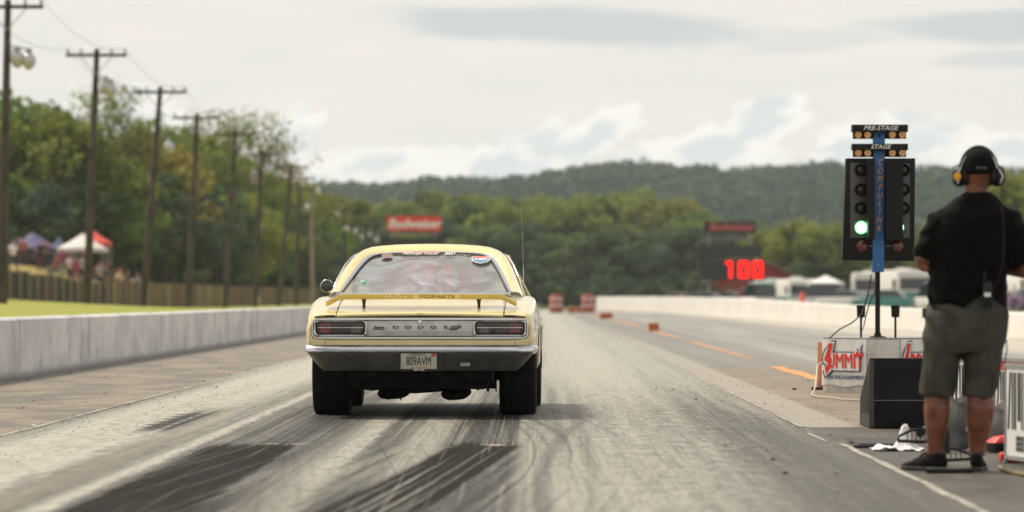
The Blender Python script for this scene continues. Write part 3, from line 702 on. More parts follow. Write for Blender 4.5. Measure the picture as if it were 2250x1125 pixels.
# ================================================================== PEOPLE ON THE BANK
M['skin'] = mat('skin', (.42, .20, .12), .6, vary=.12, vs=12)
def small_person(px, py, Y, h, shirt, legs, label, pose='stand', face=0.0):
    X = gx(px, Y); zb = z_left(X, Y); b = MB(); k = h / 1.75
    sit = pose == 'sit'
    hz = .48 if sit else .92
    if sit:
        for s_ in (-1, 1): b.tube([(s_ * .10, .02, hz), (s_ * .12, -.40, hz + .02), (s_ * .12, -.42, .08), (s_ * .12, -.56, .05)], [.095, .075, .05, .045], 8, 1)
    else:
        sp = .10 if pose == 'stand' else .2
        for s_ in (-1, 1): b.tube([(s_ * .09, 0, hz), (s_ * (sp + .01), .02 * s_, .5), (s_ * sp, .05 * s_, .09), (s_ * sp, .05 * s_ - .18, .05)], [.105, .075, .05, .045], 8, 1)
    b.ell([(hz - .05, 0, 0, .15, .11), (hz + .12, 0, 0, .15, .11), (hz + .35, 0, 0, .18, .12), (hz + .5, 0, 0, .20, .11), (hz + .56, 0, 0, .08, .07)], 12, 0)
    for s_ in (-1, 1):
        el_ = (s_ * .27, -.05, hz + .25); hd = (s_ * .16, -.3, hz + .22) if pose != 'wave' or s_ < 0 else (s_ * .3, -.1, hz + .8)
        b.tube([(s_ * .19, 0, hz + .47), el_], [.06, .045], 7, 0); b.tube([el_, hd], [.042, .03], 7, 2); b.sphere(hd, .045, 8, 5, 2)
    b.tube([(0, 0, hz + .5), (0, -.01, hz + .64)], .05, 8, 2); b.sphere((0, -.01, hz + .73), (.078, .095, .115), 12, 8, 2); b.sphere((0, .015, hz + .77), (.084, .095, .095), 12, 8, 3)
    b.v = [tuple(c * k for c in v_) for v_ in b.v]
    o = b.build('person', [mat('shirt', shirt, .8), mat('trousers', legs, .8), M['skin'], mat('hair', (.04, .03, .02), .8)], None, 50, (X, Y, zb)); o.rotation_euler.z = face
    return tag(o, label, 'person', 'spectators on the grassy bank')
if True:
    small_person(28, 0, 240, 1.75, (.75, .73, .70), (.05, .05, .07), 'person in white under the left end of the purple tent', 'wave', .3)
    small_person(52, 0, 262, 1.7, (.30, .06, .04), (.04, .04, .05), 'person in dark red under the purple tent', 'stand', 1)
    small_person(78, 0, 262, 1.7, (.03, .035, .05), (.03, .03, .03), 'person in black sitting under the purple tent', 'sit', .4)
    small_person(98, 0, 266, 1.75, (.12, .05, .08), (.03, .03, .05), 'person in maroon at the edge of the purple tent', 'stand', -.5)
    small_person(136, 0, 258, 1.75, (.30, .04, .12), (.25, .22, .18), 'person in a crimson top left of the white tent', 'stand', .2)
    small_person(153, 0, 250, 1.7, (.62, .60, .56), (.04, .04, .05), 'person in white below the white tent', 'stand', .6)
    small_person(166, 0, 250, 1.7, (.36, .07, .15), (.30, .08, .10), 'person in pink beneath the white tent', 'stand', 0)
    small_person(218, 0, 252, 1.75, (.30, .33, .33), (.02, .02, .03), 'person in grey leaning below the tent edge', 'wave', .9)
    small_person(235, 0, 246, 1.8, (.05, .07, .07), (.02, .02, .02), 'person in dark clothes right of the second pole', 'stand', -.3)
    small_person(262, 0, 250, 1.8, (.55, .42, .30), (.06, .05, .06), 'tall person in a tan shirt right of the tents', 'wave', -.6)
    small_person(272, 0, 240, 1.7, (.50, .08, .05), (.04, .04, .06), 'person in a red shirt near the third pole', 'stand', .3)
    small_person(292, 0, 246, 1.75, (.55, .34, .24), (.30, .28, .25), 'person in salmon near the third pole', 'sit', .3)
    small_person(302, 0, 252, 1.8, (.25, .34, .48), (.05, .05, .08), 'person in light blue by the third pole', 'stand', 1.1)
    small_person(222, 0, 228, 1.6, (.55, .22, .15), (.10, .10, .12), 'person in coral sitting lower on the bank', 'sit', .2)
    small_person(290, 0, 222, 1.3, (.85, .16, .03), (.30, .32, .36), 'child in a bright orange shirt behind the fence', 'stand', .2)
    small_person(100, 0, 205, 1.6, (.20, .18, .17), (.03, .03, .03), 'person in grey brown sitting right behind the slat fence', 'sit', .1)
    small_person(152, 0, 205, 1.6, (.38, .10, .08), (.05, .04, .04), 'person in brick red sitting behind the slat fence', 'sit', -.2)
_r = random.Random(9); _dk = [(.03, .03, .04), (.06, .05, .05), (.12, .04, .05), (.05, .06, .09), (.35, .33, .30), (.2, .06, .05), (.03, .05, .04)]
for i, (px, Y, nm) in enumerate(((40, 255, 'under the left part of the purple tent'), (66, 270, 'deep under the purple tent'), (88, 258, 'under the middle of the purple tent'), (108, 262, 'under the right end of the purple tent'), (122, 250, 'between the purple and white tents'), (144, 266, 'behind the white tent leg'),
        (180, 255, 'under the middle of the white tent'), (208, 262, 'under the right part of the white tent'), (226, 258, 'just right of the second pole'), (244, 262, 'a little right of the red tent'), (255, 240, 'on the open grass right of the tents'), (281, 256, 'left of the third pole'), (298, 236, 'seated low beside the third pole'), (330, 262, 'right of the third pole'))):
    small_person(px, 0, Y, _r.uniform(1.6, 1.85), _r.choice(_dk), _r.choice(_dk[:4]), 'spectator in %s clothes %s' % (('dark', 'muted')[i % 2], nm), ('stand', 'sit', 'stand')[i % 3], _r.uniform(-1, 1))
# folding tables, chairs and a van on the bank
tb = empty('folding_table', (gx(64, 205), 205, z_left(gx(64, 205), 205) + .0), .1, 'long white folding table below the purple tent', 'table')
MB().box(-1.0, 1.0, -.35, .35, .74, .80).build('tabletop', M['white_paint'], tb); MB().box(-1.0, 1.0, -.352, -.34, .56, .74).build('cloth_edge', M['white_paint'], tb)
for sx in (-.85, .85):
    for sy in (-.28, .28): MB().tube([(sx, sy, 0), (sx, sy, .74)], .022, 6).build('leg', M['grey'], tb)
M['chair_b'] = mat('chair_cloth', (.03, .035, .045), .8); M['chair_r'] = mat('red_chair_cloth', (.22, .04, .035), .8)
def folding_chair(px, Y, m_, rz, label):
    X = gx(px, Y); r_ = empty('folding_chair', (X, Y, z_left(X, Y)), rz, label, 'chair', 'folding chairs on the bank')
    MB().box(-.26, .26, -.22, .22, .40, .43).build('seat', m_, r_)
    MB().rings([[(-.26, .20, .43), (.26, .20, .43), (.26, .23, .43), (-.26, .23, .43)], [(-.26, .34, .95), (.26, .34, .95), (.26, .37, .95), (-.26, .37, .95)]]).build('backrest', m_, r_)
    for sx in (-1, 1):
        MB().tube([(sx * .27, -.22, 0), (sx * .27, .24, .45)], .014, 5).build('leg', M['grey'], r_); MB().tube([(sx * .27, .24, 0), (sx * .27, -.22, .62), (sx * .27, .3, .62)], .014, 5).build('leg', M['grey'], r_)
folding_chair(115, 258, M['chair_b'], .3, 'black folding chair under the purple tent edge'); folding_chair(176, 262, M['chair_b'], -.3, 'dark folding chair under the white tent')
folding_chair(200, 256, M['chair_b'], .7, 'dark folding chair behind the second pole'); folding_chair(250, 256, M['chair_b'], .2, 'dark folding chair right of the second pole'); folding_chair(283, 252, M['chair_r'], -.2, 'dark red folding chair near the third pole')
folding_chair(128, 208, M['chair_r'], .1, 'dark red folding chair right behind the slat fence')

# ================================================================== VEHICLES (simple but shaped)
M['win_dark'] = mat('dark_glass', (.02, .03, .035), .08, spec=.8); M['tyre'] = mat('tyre_rubber', (.011, .0105, .010), .85, vary=.4, vs=9, spec=.2)
M['teal'] = mat('teal_paint', (.07, .26, .22), .4); M['rv_white'] = mat('vehicle_white', (.74, .72, .68), .4, vary=.08)
M['rv_grey'] = mat('vehicle_grey', (.42, .41, .39), .4)
def wheel_set(root, xs_, ys_, r_, wd):
    me = MB().lathe([(r_ * .5, -wd / 2), (r_ * .95, -wd / 2), (r_, -wd * .35), (r_, wd * .35), (r_ * .95, wd / 2), (r_ * .5, wd / 2)], axis='x', n=18).mesh('wheel', M['tyre'], 40)
    hm = MB().lathe([(.02, -wd / 2 - .012), (r_ * .5, -wd / 2), (r_ * .5, wd / 2), (.02, wd / 2 + .012)], axis='x', n=14).mesh('rim', M['argent'], 40)
    for x in xs_:
        for y in ys_:
            q = link('wheel', me, root, (x, y, r_)); link('rim', hm, q)
def motorhome(px, Y, W, Hh, L, rz, label, stripe, body=None, zb=.12):
    r_ = empty('motorhome', (gx(px, Y), Y, zb), rz, label, 'motorhome', 'motorhomes parked behind the white wall')
    h = W / 2; body = body or M['rv_white']
    mb = MB(); rr = []
    for y, dz, dw in ((-L / 2, -.35, .10), (-L / 2 + .08, -.1, .03), (-L / 2 + .35, 0, 0), (L / 2 - .5, 0, 0), (L / 2 - .1, -.1, .03), (L / 2, -.3, .1)):
        a = h - dw; t_ = Hh + dz * .6
        rr.append([(-a, y, .42), (a, y, .42), (a, y, t_ - .16), (a - .05, y, t_ - .05), (a - .18, y, t_), (-a + .18, y, t_), (-a + .05, y, t_ - .05), (-a, y, t_ - .16)])
    mb.rings(rr).build('body', body, r_, 40)
    MB().box(-h * .86, h * .86, -L / 2 - .03, -L / 2 + .2, Hh * .50, Hh * .80).build('rear_window', M['win_dark'], r_)
    MB().box(-h * .92, h * .92, -L / 2 - .022, -L / 2 + .2, Hh * .28, Hh * .44).build('stripe', stripe, r_)
    for s_ in (-1, 1):
        x = s_ * (h + .006); MB().box(min(x, x - s_ * .05), max(x, x - s_ * .05), -L / 2 + .6, -L / 2 + 2.0, Hh * .52, Hh * .76).build('side_window', M['win_dark'], r_)
        MB().box(min(x, x - s_ * .04), max(x, x - s_ * .04), -L / 2 + .3, L / 2 - .4, Hh * .30, Hh * .42).build('side_stripe', stripe, r_)
        MB().box(s_ * h * .8 - .1, s_ * h * .8 + .1, -L / 2 - .05, -L / 2 + .04, .62, .78).build('tail_light', M['red'], r_)
    MB().box(-h * .9, h * .9, -L / 2 - .12, -L / 2 + .02, .36, .52).build('bumper', M['grey'], r_)
    MB().box(-.35, .35, -.5, .35, Hh, Hh + .18).build('roof_vent', M['rv_white'], r_, bevel=.04)
    MB().box(-.3, .3, L / 4 - .5, L / 4 + .35, Hh, Hh + .22).build('roof_vent', M['rv_grey'], r_, bevel=.04)
    wheel_set(r_, (-h + .15, h - .15), (-L / 2 + 1.8, L / 2 - 1.1), .40, .26)
def car_simple(px, Y, rz, paint, label, name='parked_car', zb=.12, van=False):
    r_ = empty(name, (gx(px, Y), Y, zb), rz, label, 'car', 'vehicles parked behind the white wall')
    h, L, Hh = .9, 4.5, (2.0 if van else 1.45)
    rr = []
    for y, w_, z0, z1 in ((-2.25, .78, .45, .75), (-2.15, .86, .32, .92), (-1.3, .9, .28, .95), (1.0, .9, .28, .95), (2.0, .86, .32, .80), (2.25, .76, .42, .66)):
        rr.append([(-w_, y, z0), (w_, y, z0), (w_, y, z1 - .12), (w_ - .06, y, z1), (-w_ + .06, y, z1), (-w_, y, z1 - .12)])
    MB().rings(rr).build('body', paint, r_, 40)
    rr = []
    for y, w_, z1 in ((-2.0 if van else -1.7, .78, .97), (-1.85 if van else -1.15, .66, Hh - .04), (-.6, .64, Hh), (.35, .64, Hh - .03), (1.1, .76, .96)):
        rr.append([(-w_ - .08, y, .9), (w_ + .08, y, .9), (w_, y, z1 - .03), (w_ - .1, y, z1), (-w_ + .1, y, z1), (-w_, y, z1 - .03)])
    MB().rings(rr).build('cabin', M['win_dark'], r_, 40)
    MB().box(-.6, .6, -1.75 if van else -1.1, .35, Hh - .01, Hh + .035).build('roof', paint, r_, bevel=.02)
    for s_ in (-1, 1):
        MB().box(s_ * .68 - .14, s_ * .68 + .14, -2.27, -2.15, .62, .76).build('tail_light', M['red'], r_); MB().box(s_ * .62 - .14, s_ * .62 + .14, 2.12, 2.26, .56, .68).build('headlight', M['lamp_white'], r_)
    wheel_set(r_, (-.78, .78), (-1.35, 1.4), .32, .2)
motorhome(1700, 352, 2.3, 2.3, 7, .15, 'teal striped motorhome left of the starting tree, under the red barn', M['teal'], body=mat('pale_teal', (.30, .46, .40), .4))
motorhome(1752, 345, 2.5, 2.4, 7, .1, 'white motorhome with a wide dark rear window left of the starting tree', M['teal'])
motorhome(1990, 340, 3.0, 3.1, 8, .12, 'large white motorhome between the starting tree and the worker', M['teal'])
motorhome(1905, 356, 2.5, 3.0, 7, -.05, 'white motorhome mostly hidden by the starting tree post', M['teal'])
motorhome(2205, 335, 2.5, 2.9, 7, .1, 'white motorhome right of the worker', M['rv_grey'])
motorhome(2270, 322, 2.6, 3.0, 7, .1, 'white motorhome at the right edge of the photo', M['rv_grey'])
car_simple(1662, 330, .3, M['rv_white'], 'white van beside the teal motorhome', 'parked_van', van=True)
car_simple(1795, 330, 1.2, M['rv_white'], 'white van with raised roof left of the starting tree', 'parked_van', van=True)
car_simple(1822, 338, .6, M['rv_grey'], 'silver car just left of the starting tree')
car_simple(1855, 325, .9, M['rv_white'], 'white car behind the tree housing')
car_simple(1480, 380, 1.4, M['rv_white'], 'small white car showing over the far end of the white wall', zb=-.0)
car_simple(1545, 372, 1.0, M['rv_grey'], 'grey car below the scoreboard', zb=0)
car_simple(1612, 352, .4, M['rv_grey'], 'grey car under the lit number')
car_simple(2240, 300, .4, mat('purple_paint', (.16, .08, .18), .4), 'dark purple car right of the worker')
for px, Y, col, lb in ((1630, 340, (.30, .04, .03), 'person in red beside the scoreboard post'), (1650, 335, (.65, .35, .32), 'person in pink by the parked van'), (2228, 290, (.6, .55, .6), 'person in pale clothes right of the worker')):
    X = gx(px, Y); o = small_person(px, 0, Y, 1.75, col, (.05, .05, .06), lb); o.location.z = .12; o['group'] = 'people in the paddock'
for px, Y, p_, lb in ((348, 262, M['rv_white'], 'white car on the bank right of the third pole'), (468, 300, M['rv_grey'], 'silver car on the bank left of the fifth pole'), (500, 306, M['rv_grey'], 'grey car on the bank right of the fifth pole')):
    X = gx(px, Y); car_simple(px, Y, 1.2, p_, lb, zb=z_left(X, Y) - .35); bpy.context.scene.collection.objects
# conical white pit canopies
def paddock_tent(px, Y, hw, zt, label):
    r_ = empty('canopy_tent', (gx(px, Y), Y, .12), 0, label, 'tent', 'white canopies in the paddock')
    q = []
    for t_ in (0, .15, .5, .85, 1):
        k = hw * (1 - t_ * .97); z = 2.1 + (zt - 2.1) * t_ ** 1.3; q.append([(-k, -k, z), (k, -k, z), (k, k, z), (-k, k, z)])
    MB().rings(q, cap=False).build('canopy', M['white_paint'], r_)
    MB().rings([[(-hw, -hw, z), (hw, -hw, z), (hw, hw, z), (-hw, hw, z)] for z in (1.85, 2.099)], cap=False).build('valance', M['white_paint'], r_)
    for sx in (-1, 1):
        for sy in (-1, 1): MB().tube([(sx * hw, sy * hw, 0), (sx * hw, sy * hw, 2.1)], .03, 6).build('leg', M['grey'], r_)
paddock_tent(1814, 340, 1.4, 2.7, 'white peaked canopy nearest the starting tree housing')
car_simple(2050, 318, .5, M['rv_white'], 'white van just left of the worker', 'parked_van', van=True); car_simple(1940, 312, 1.3, M['teal'], 'teal car right of the black tree pole')
paddock_tent(2238, 330, 1.6, 3.3, 'white peaked canopy right of the worker')

# ================================================================== BARN, SCOREBOARDS, BARRELS
M['barn'] = mat('barn_red', (.30, .035, .025), .8, vary=.2, vs=.8); M['roof_g'] = mat('barn_roof', (.22, .17, .155), .7, vary=.2)
bx = gx(1670, 428); br_ = empty('barn', (bx, 428, 0), 0, 'red barn with a low grey gable roof behind the scoreboard', 'barn')
MB().prism([(-4.9, 0), (4.9, 0), (4.9, 2.65), (0, 4.75), (-4.9, 2.65)], 0, 12).build('wall', M['barn'], br_)
for s_ in (-1, 1):
    MB().prism([(0, 4.77), (s_ * 5.4, 2.45), (s_ * 5.4, 2.63), (0, 4.98)], -.5, 12.5).build('roof', M['roof_g'], br_)
MB().box(-1.6, 1.6, -.08, .02, 0, 2.2).build('door', M['white_paint'], br_)
M['board'] = mat('scoreboard_black', (.016, .018, .018), .5); M['sign_red'] = mat('sign_red', (.85, .035, .03), .5, vary=.1, vs=1)
M['led'] = mat('led_red', (.3, .005, .005), .9, spec=.05, emit=(1, .008, .005), es=2.4)
M['sign_dark'] = mat('sign_dark_red', (.045, .02, .02), .5); M['text_white'] = mat('sign_lettering', (.90, .86, .84), .6); M['text_dull'] = mat('dull_red_lettering', (.55, .10, .085), .6)
def box_px(mb, x0, x1, y0, y1, Y, d_, ox, oz=0):
    return mb.box(gx(x0, Y) - ox, gx(x1, Y) - ox, 0, d_, gz(y1, Y) - oz, gz(y0, Y) - oz)
Y = 400
sb = empty('scoreboard', (gx(910, Y), Y, 0), 0, 'black scoreboard under a bright red sign with white script, above the car roof', 'scoreboard', 'scoreboards at the end of the track'); ox = gx(910, Y)
box_px(MB(), 850, 969, 475, 507, Y, .25, ox).build('sign_panel', M['sign_red'], sb)
text('lettering', 'Budweiser', 1.18, M['text_white'], sb, (0, -.02, gz(492, Y)), sx=.98, shear=.25, ext=.01, off=.045)
box_px(MB(), 838, 978, 523, 548, Y, .5, ox).build('upper_board', M['board'], sb); box_px(MB(), 838, 978, 556, 582, Y, .5, ox).build('lower_board', M['board'], sb)
for x in (862, 955): MB().tube([(gx(x, Y) - ox, .55, 0), (gx(x, Y) - ox, .55, gz(480, Y))], .12, 8).build('post', M['grey'], sb)
for z in (560, 514): MB().box(gx(855, Y) - ox, gx(962, Y) - ox, .5, .62, gz(z, Y) - .06, gz(z, Y) + .06).build('crossbeam', M['grey'], sb)
sb = empty('scoreboard', (gx(1607, Y), Y, 0), 0, 'black scoreboard showing a lit red number under a dark sign, right of the track', 'scoreboard', 'scoreboards at the end of the track'); ox = gx(1607, Y)
box_px(MB(), 1546, 1661, 486, 513, Y, .25, ox).build('sign_panel', M['sign_dark'], sb)
text('lettering', 'Budweiser', 1.0, M['text_dull'], sb, (0, -.02, gz(499, Y)), sx=.98, shear=.25, ext=.01, off=.035)
box_px(MB(), 1536, 1674, 539, 565, Y, .5, ox).build('upper_board', M['board'], sb); box_px(MB(), 1536, 1679, 571, 615, Y, .5, ox).build('lower_board', M['board'], sb)
for x in (1558, 1650): MB().tube([(gx(x, Y) - ox, .55, 0), (gx(x, Y) - ox, .55, gz(490, Y))], .12, 8).build('post', M['grey'], sb)
for z in (525, 568): MB().box(gx(1550, Y) - ox, gx(1658, Y) - ox, .5, .62, gz(z, Y) - .06, gz(z, Y) + .06).build('crossbeam', M['grey'], sb)
def seg_digit(root, x0, x1, y0, y1, ch):
    a, b, c_, d_ = gx(x0, Y) - ox, gx(x1, Y) - ox, gz(y1, Y), gz(y0, Y); t_ = .29; e = .0; mid = (c_ + d_) / 2; mb = MB()
    segs = {'1': ['tr', 'br', 'flag'], '0': ['t', 'b', 'tl', 'tr', 'bl', 'br'], '8': ['t', 'b', 'm', 'tl', 'tr', 'bl', 'br']}[ch]
    G_ = {'t': (a, b, d_ - t_, d_), 'b': (a, b, c_, c_ + t_), 'm': (a + t_, b - t_, mid - t_ / 2, mid + t_ / 2), 'tl': (a, a + t_, mid, d_ - t_), 'bl': (a, a + t_, c_ + t_, mid), 'tr': (b - t_, b, mid, d_ - t_), 'br': (b - t_, b, c_ + t_, mid), 'flag': (a + .1, b, d_ - t_, d_)}
    for s_ in segs:
        x0_, x1_, z0, z1 = G_[s_]; mb.box(x0_, x1_, -.05, -.004, z0, z1)
    if ch == '1': mb.box(b - t_, b, -.05, -.004, c_, c_ + t_)
    mb.build('digit', M['led'], root)
seg_digit(sb, 1592, 1609, 574, 611, '1'); seg_digit(sb, 1622, 1645, 574, 611, '0'); seg_digit(sb, 1653, 1676, 574, 611, '0')
for px, top, lb in ((1572, 618, 'dark bush below the left end of the scoreboard'), (1600, 622, 'dark bush below the middle of the scoreboard'), (1632, 624, 'dark bush below the lit number'), (1548, 612, 'dark bush just left of the scoreboard posts')):
    tree(px, top, 412, 'shrub', 2, lb, GS, base=0, widen=1.3)
# striped barrels and foam blocks on the centre line
M['barrel'] = mat('barrel_orange', (.42, .10, .06), .6, vary=.25, vs=3); M['band'] = mat('barrel_band', (.62, .50, .46), .5)
def barrel(px, Y, label):
    r_ = empty('traffic_barrel', (gx(px, Y), Y, 0), 0, label, 'barrel', 'traffic barrels at the end of the wall')
    MB().lathe([(.46, 0), (.48, .05), (.44, .1), (.43, 1.12), (.36, 1.22), (.1, 1.25)], n=20).build('drum', M['barrel'], r_, 35)
    for z in (.42, .86): MB().lathe([(.436, z), (.442, z + .01), (.442, z + .15), (.436, z + .16)], n=20).build('band', M['band'], r_, 35)
    MB().lathe([(.5, 0), (.52, .02), (.52, .07), (.46, .09)], n=20).build('base', M['black'], r_, 35)
barrel(1222, 292, 'reddish striped barrel on the left of the pair'); barrel(1292, 292, 'reddish striped barrel on the right, next to the wall end')
M['block'] = mat('block_brown', (.40, .085, .02), .7, vary=.4, vs=6); M['block_o'] = mat('block_orange', (.60, .17, .03), .6)
def block(px, Y, s_, label, face=None):
    r_ = empty('timing_block', (gx(px, Y), Y, 0), .15, label, 'timing block', 'timing blocks along the centre line')
    MB().box(-s_, s_, -s_, s_, .0, s_ * 1.5).build('foam_block', M['block'], r_, bevel=.02)
    MB().box(-s_ * 1.06, s_ * 1.06, -s_ * 1.06, s_ * 1.06, s_ * 1.5, s_ * 1.72).build('lid', M['block_o'], r_)
    MB().box(-s_ * .5, s_ * .5, -s_ * 1.03, -s_ * .9, s_ * .3, s_ * 1.1).build('reflector', M['block_o'], r_)
block(1436, 130, .14, 'brown foam block alone on the orange centre line'); block(1326, 206, .16, 'first of two joined orange brown blocks further down', 1); block(1338, 212, .16, 'second of two joined orange brown blocks further down')
block(1255, 290, .2, 'orange block just left of the right barrel'); block(1270, 300, .2, 'orange block beside the right barrel')
cn = empty('traffic_cone', (gx(1763, 210), 210, .10), 0, 'orange cone standing behind the white wall', 'cone')
MB().lathe([(.2, .05), (.19, .1), (.06, 1.1), (.03, 1.13)], n=16).build('cone_body', mat('cone_orange', (.85, .09, .03), .5), cn, 40); MB().box(-.26, .26, -.26, .26, 0, .06).build('base', M['block_o'], cn)
cn.scale = (1.2, 1.2, 1.05)
cn = empty('traffic_cone', (gx(1497, 300), 300, .02), 0, 'small orange cone showing over the far end of the wall', 'cone')
MB().lathe([(.2, .05), (.19, .1), (.06, 1.25), (.03, 1.28)], n=16).build('cone_body', M['orange'], cn, 40); MB().box(-.26, .26, -.26, .26, 0, .06).build('base', M['block_o'], cn)
# ================================================================== THE CAR
# local frame: origin on the ground under the rear axle, +y = forward, z up
YA = 36.8
CW = math.radians(-.8)
car = empty('muscle_car', (-.938, YA, 0), CW, 'pale yellow vintage muscle car seen from behind, launching down the left lane', 'car')
def paint():
    m = bpy.data.materials.new('yellow_paint'); m.use_nodes = True; t = T(m.node_tree); p = t.nodes['Principled BSDF']
    X, Y_, Z = t.xyz(t.coord()); n = t.noise(t.coord(), 5, 5, .6)
    c = t.mix(n.step(.3, .7), (.77, .625, .215), (.73, .59, .20))
    dust = Z.step(.88, .35) * t.noise(t.coord(), 9, 5, .7).step(.3, .7)
    c = t.mix(dust * .55, c, (.28, .25, .19))
    t.set(p, 'Base Color', c); t.set(p, 'Roughness', dust * .3 + .22); p.inputs['Coat Weight'].default_value = 1; p.inputs['Coat Roughness'].default_value = .10; p.inputs['Coat IOR'].default_value = 1.8; p.inputs['Sheen Weight'].default_value = .55; p.inputs['Sheen Roughness'].default_value = .35; p.inputs['Sheen Tint'].default_value = (1, .98, .93, 1)
    t.set(p, 'Normal', t.bump(t.noise(t.coord(), 2.2, 2), .10, .02)); return m
M['paint'] = paint()
M['seam'] = mat('seam_black', (.02, .018, .012), .8); M['under'] = mat('underbody', (.008, .0075, .007), .8, vary=.5, vs=8, spec=.15)
M['rubber_trim'] = mat('rubber_trim', (.015, .015, .015), .5)
RW, FWh = 2.97, .36
def arch(y, base_):
    z = base_
    for yc, r_ in ((0.0, .43), (RW, .42)):
        d_ = abs(y - yc)
        if d_ < r_: z = max(z, .34 + math.sqrt(r_ * r_ - d_ * d_))
    return z
KY = (-1.27, -1.24, -1.18, -1.05, -.8, -.5, -.15, .3, .9, 2.0, 2.9, 3.5, 3.75, 3.85)
KW = (.915, .938, .950, .957, .963, .968, .972, .975, .975, .970, .965, .955, .93, .88)
KS = (.845, .866, .882, .905, .945, .980, 1.005, 1.018, 1.00, .985, .96, .93, .90, .84)
KWS = (.86, .885, .905, .918, .926, .93, .926, .92, .885, .885, .88, .875, .86, .82)
KC = (.862, .872, .880, .897, .935, .975, 1.03, 1.05, 1.03, 1.00, .98, .95, .92, .86)
ys_ = sorted(set(list(np.linspace(-1.18, 3.7, 66)) + [-1.27, -1.24, -1.21, 3.78, 3.85]))
rings = []
for y in ys_:
    y = float(y); w_, zs, ws, zc = (lerp(y, KY, k) for k in (KW, KS, KWS, KC))
    zb = arch(y, .30 if y > .43 else .535); k = lambda z: max(z, zb)
    half = [(w_ - .07, zb), (w_ - .012 if zb < .4 else w_ - .01, k(.42)), (w_ - .004, k(.55)), (w_, k(.66)), (w_ + .004, k(.735)), (w_ - .004, k(.78)), (w_ - .012, max(zb + .01, zs - .10)), (ws + .028, zs - .055), (ws + .012, zs - .022), (ws - .012, zs - .004), (ws - .05, zs + .001),
            (ws - .12, zs + (zc - zs) * .1), (ws - .25, zs + (zc - zs) * .35), (.45, zs + (zc - zs) * .75), (.22, zs + (zc - zs) * .95), (0, zc)]
    rings.append([(-x, y, z) for x, z in half[:-1]] + [(0, y, zc)] + [(x, y, z) for x, z in reversed(half[:-1])])
bb = MB(); bb.rings(rings, cap=False, wrap=False)
# inner lips of the wheel arches
body = bb.build('body', M['paint'], car, 38)
# front cap
MB().rings([rings[-1], [(x * .9, 3.87, .3 + (z - .3) * .85) for x, y, z in rings[-1]]], cap=False, wrap=False).build('front_clip', M['paint'], car, 40)
MB().box(-.78, .78, 3.82, 3.90, .52, .76).build('front_grille', M['black'], car)
MB().tube([(-.87, 3.75, .5), (-.82, 3.90, .5), (-.5, 3.97, .5), (.5, 3.97, .5), (.82, 3.90, .5), (.87, 3.75, .5)], (.05), 8).build('front_bumper', M['chrome'], car, 50)

# tail fascia: from rear outline to the rounded lamp panel
def rrect(cx, cz, hw, hh, r_, n=64, sq=5.0):
    """rounded rectangle sampled by scaled angle, so loops of one centre line up"""
    out = []
    for k in range(n):
        a = 2 * math.pi * (k + .5) / n; dx_, dz_ = math.cos(a), math.sin(a) / sq; lo, hi_ = 0.0, 5.0
        for _ in range(36):
            m_ = (lo + hi_) / 2; x, z = abs(dx_ * m_), abs(dz_ * m_); qx, qz = max(x - (hw - r_), 0), max(z - (hh - r_), 0)
            ins = x <= hw and z <= hh and (math.hypot(qx, qz) <= r_)
            lo, hi_ = (m_, hi_) if ins else (lo, m_)
        out.append((cx + dx_ * lo, cz + dz_ * lo))
    return out
def poly_hit(poly, cx, cz, n=64, sq=5.0):
    out = []
    for k in range(n):
        a = 2 * math.pi * (k + .5) / n; dx_, dz_ = math.cos(a), math.sin(a) / sq; best = 0
        for (x0, z0), (x1, z1) in zip(poly, poly[1:] + poly[:1]):
            ex, ez = x1 - x0, z1 - z0; det = dx_ * -ez - dz_ * -ex
            if abs(det) < 1e-9: continue
            t_ = ((x0 - cx) * -ez - (z0 - cz) * -ex) / det; u_ = (dx_ * (z0 - cz) - dz_ * (x0 - cx)) / det
            if t_ > 0 and -1e-6 <= u_ <= 1 + 1e-6: best = max(best, t_)
        out.append((cx + dx_ * best, cz + dz_ * best))
    return out
ZC = .748
r0 = rings[0]; up_ = [(x, z) for x, y, z in r0 if z > .60]
rear_poly = [(-up_[-1][0], .575)] + [(x, z) for x, z in up_] + [(up_[-1][0], .575)]
rear_poly = [(-.905, .575)] + up_ + [(.905, .575)]
def ring_y(loop, y): return [(x, y, z) for x, z in loop]
o_loop = poly_hit(rear_poly, 0, ZC); i_loop = rrect(0, ZC, .905, .088, .055)
i2 = rrect(0, ZC, .893, .079, .048)
fz = MB(); fz.rings([ring_y(o_loop, -1.27), ring_y([(a[0] * .35 + b[0] * .65, a[1] * .35 + b[1] * .65) for a, b in zip(o_loop, i_loop)], -1.268), ring_y(i_loop, -1.258), ring_y(i_loop, -1.235)], cap=False)
fz.build('tail_fascia', M['paint'], car, 30)
MB().rings([ring_y(i_loop, -1.262), ring_y(i_loop, -1.276), ring_y(i2, -1.276), ring_y(i2, -1.235)], cap=False).build('panel_moulding', M['chrome'], car, 30)
MB().rings([ring_y(i2, -1.236), ring_y(rrect(0, ZC, .80, .06, .04), -1.2361)], cap=True).build('panel_backing', M['rubber_trim'], car)
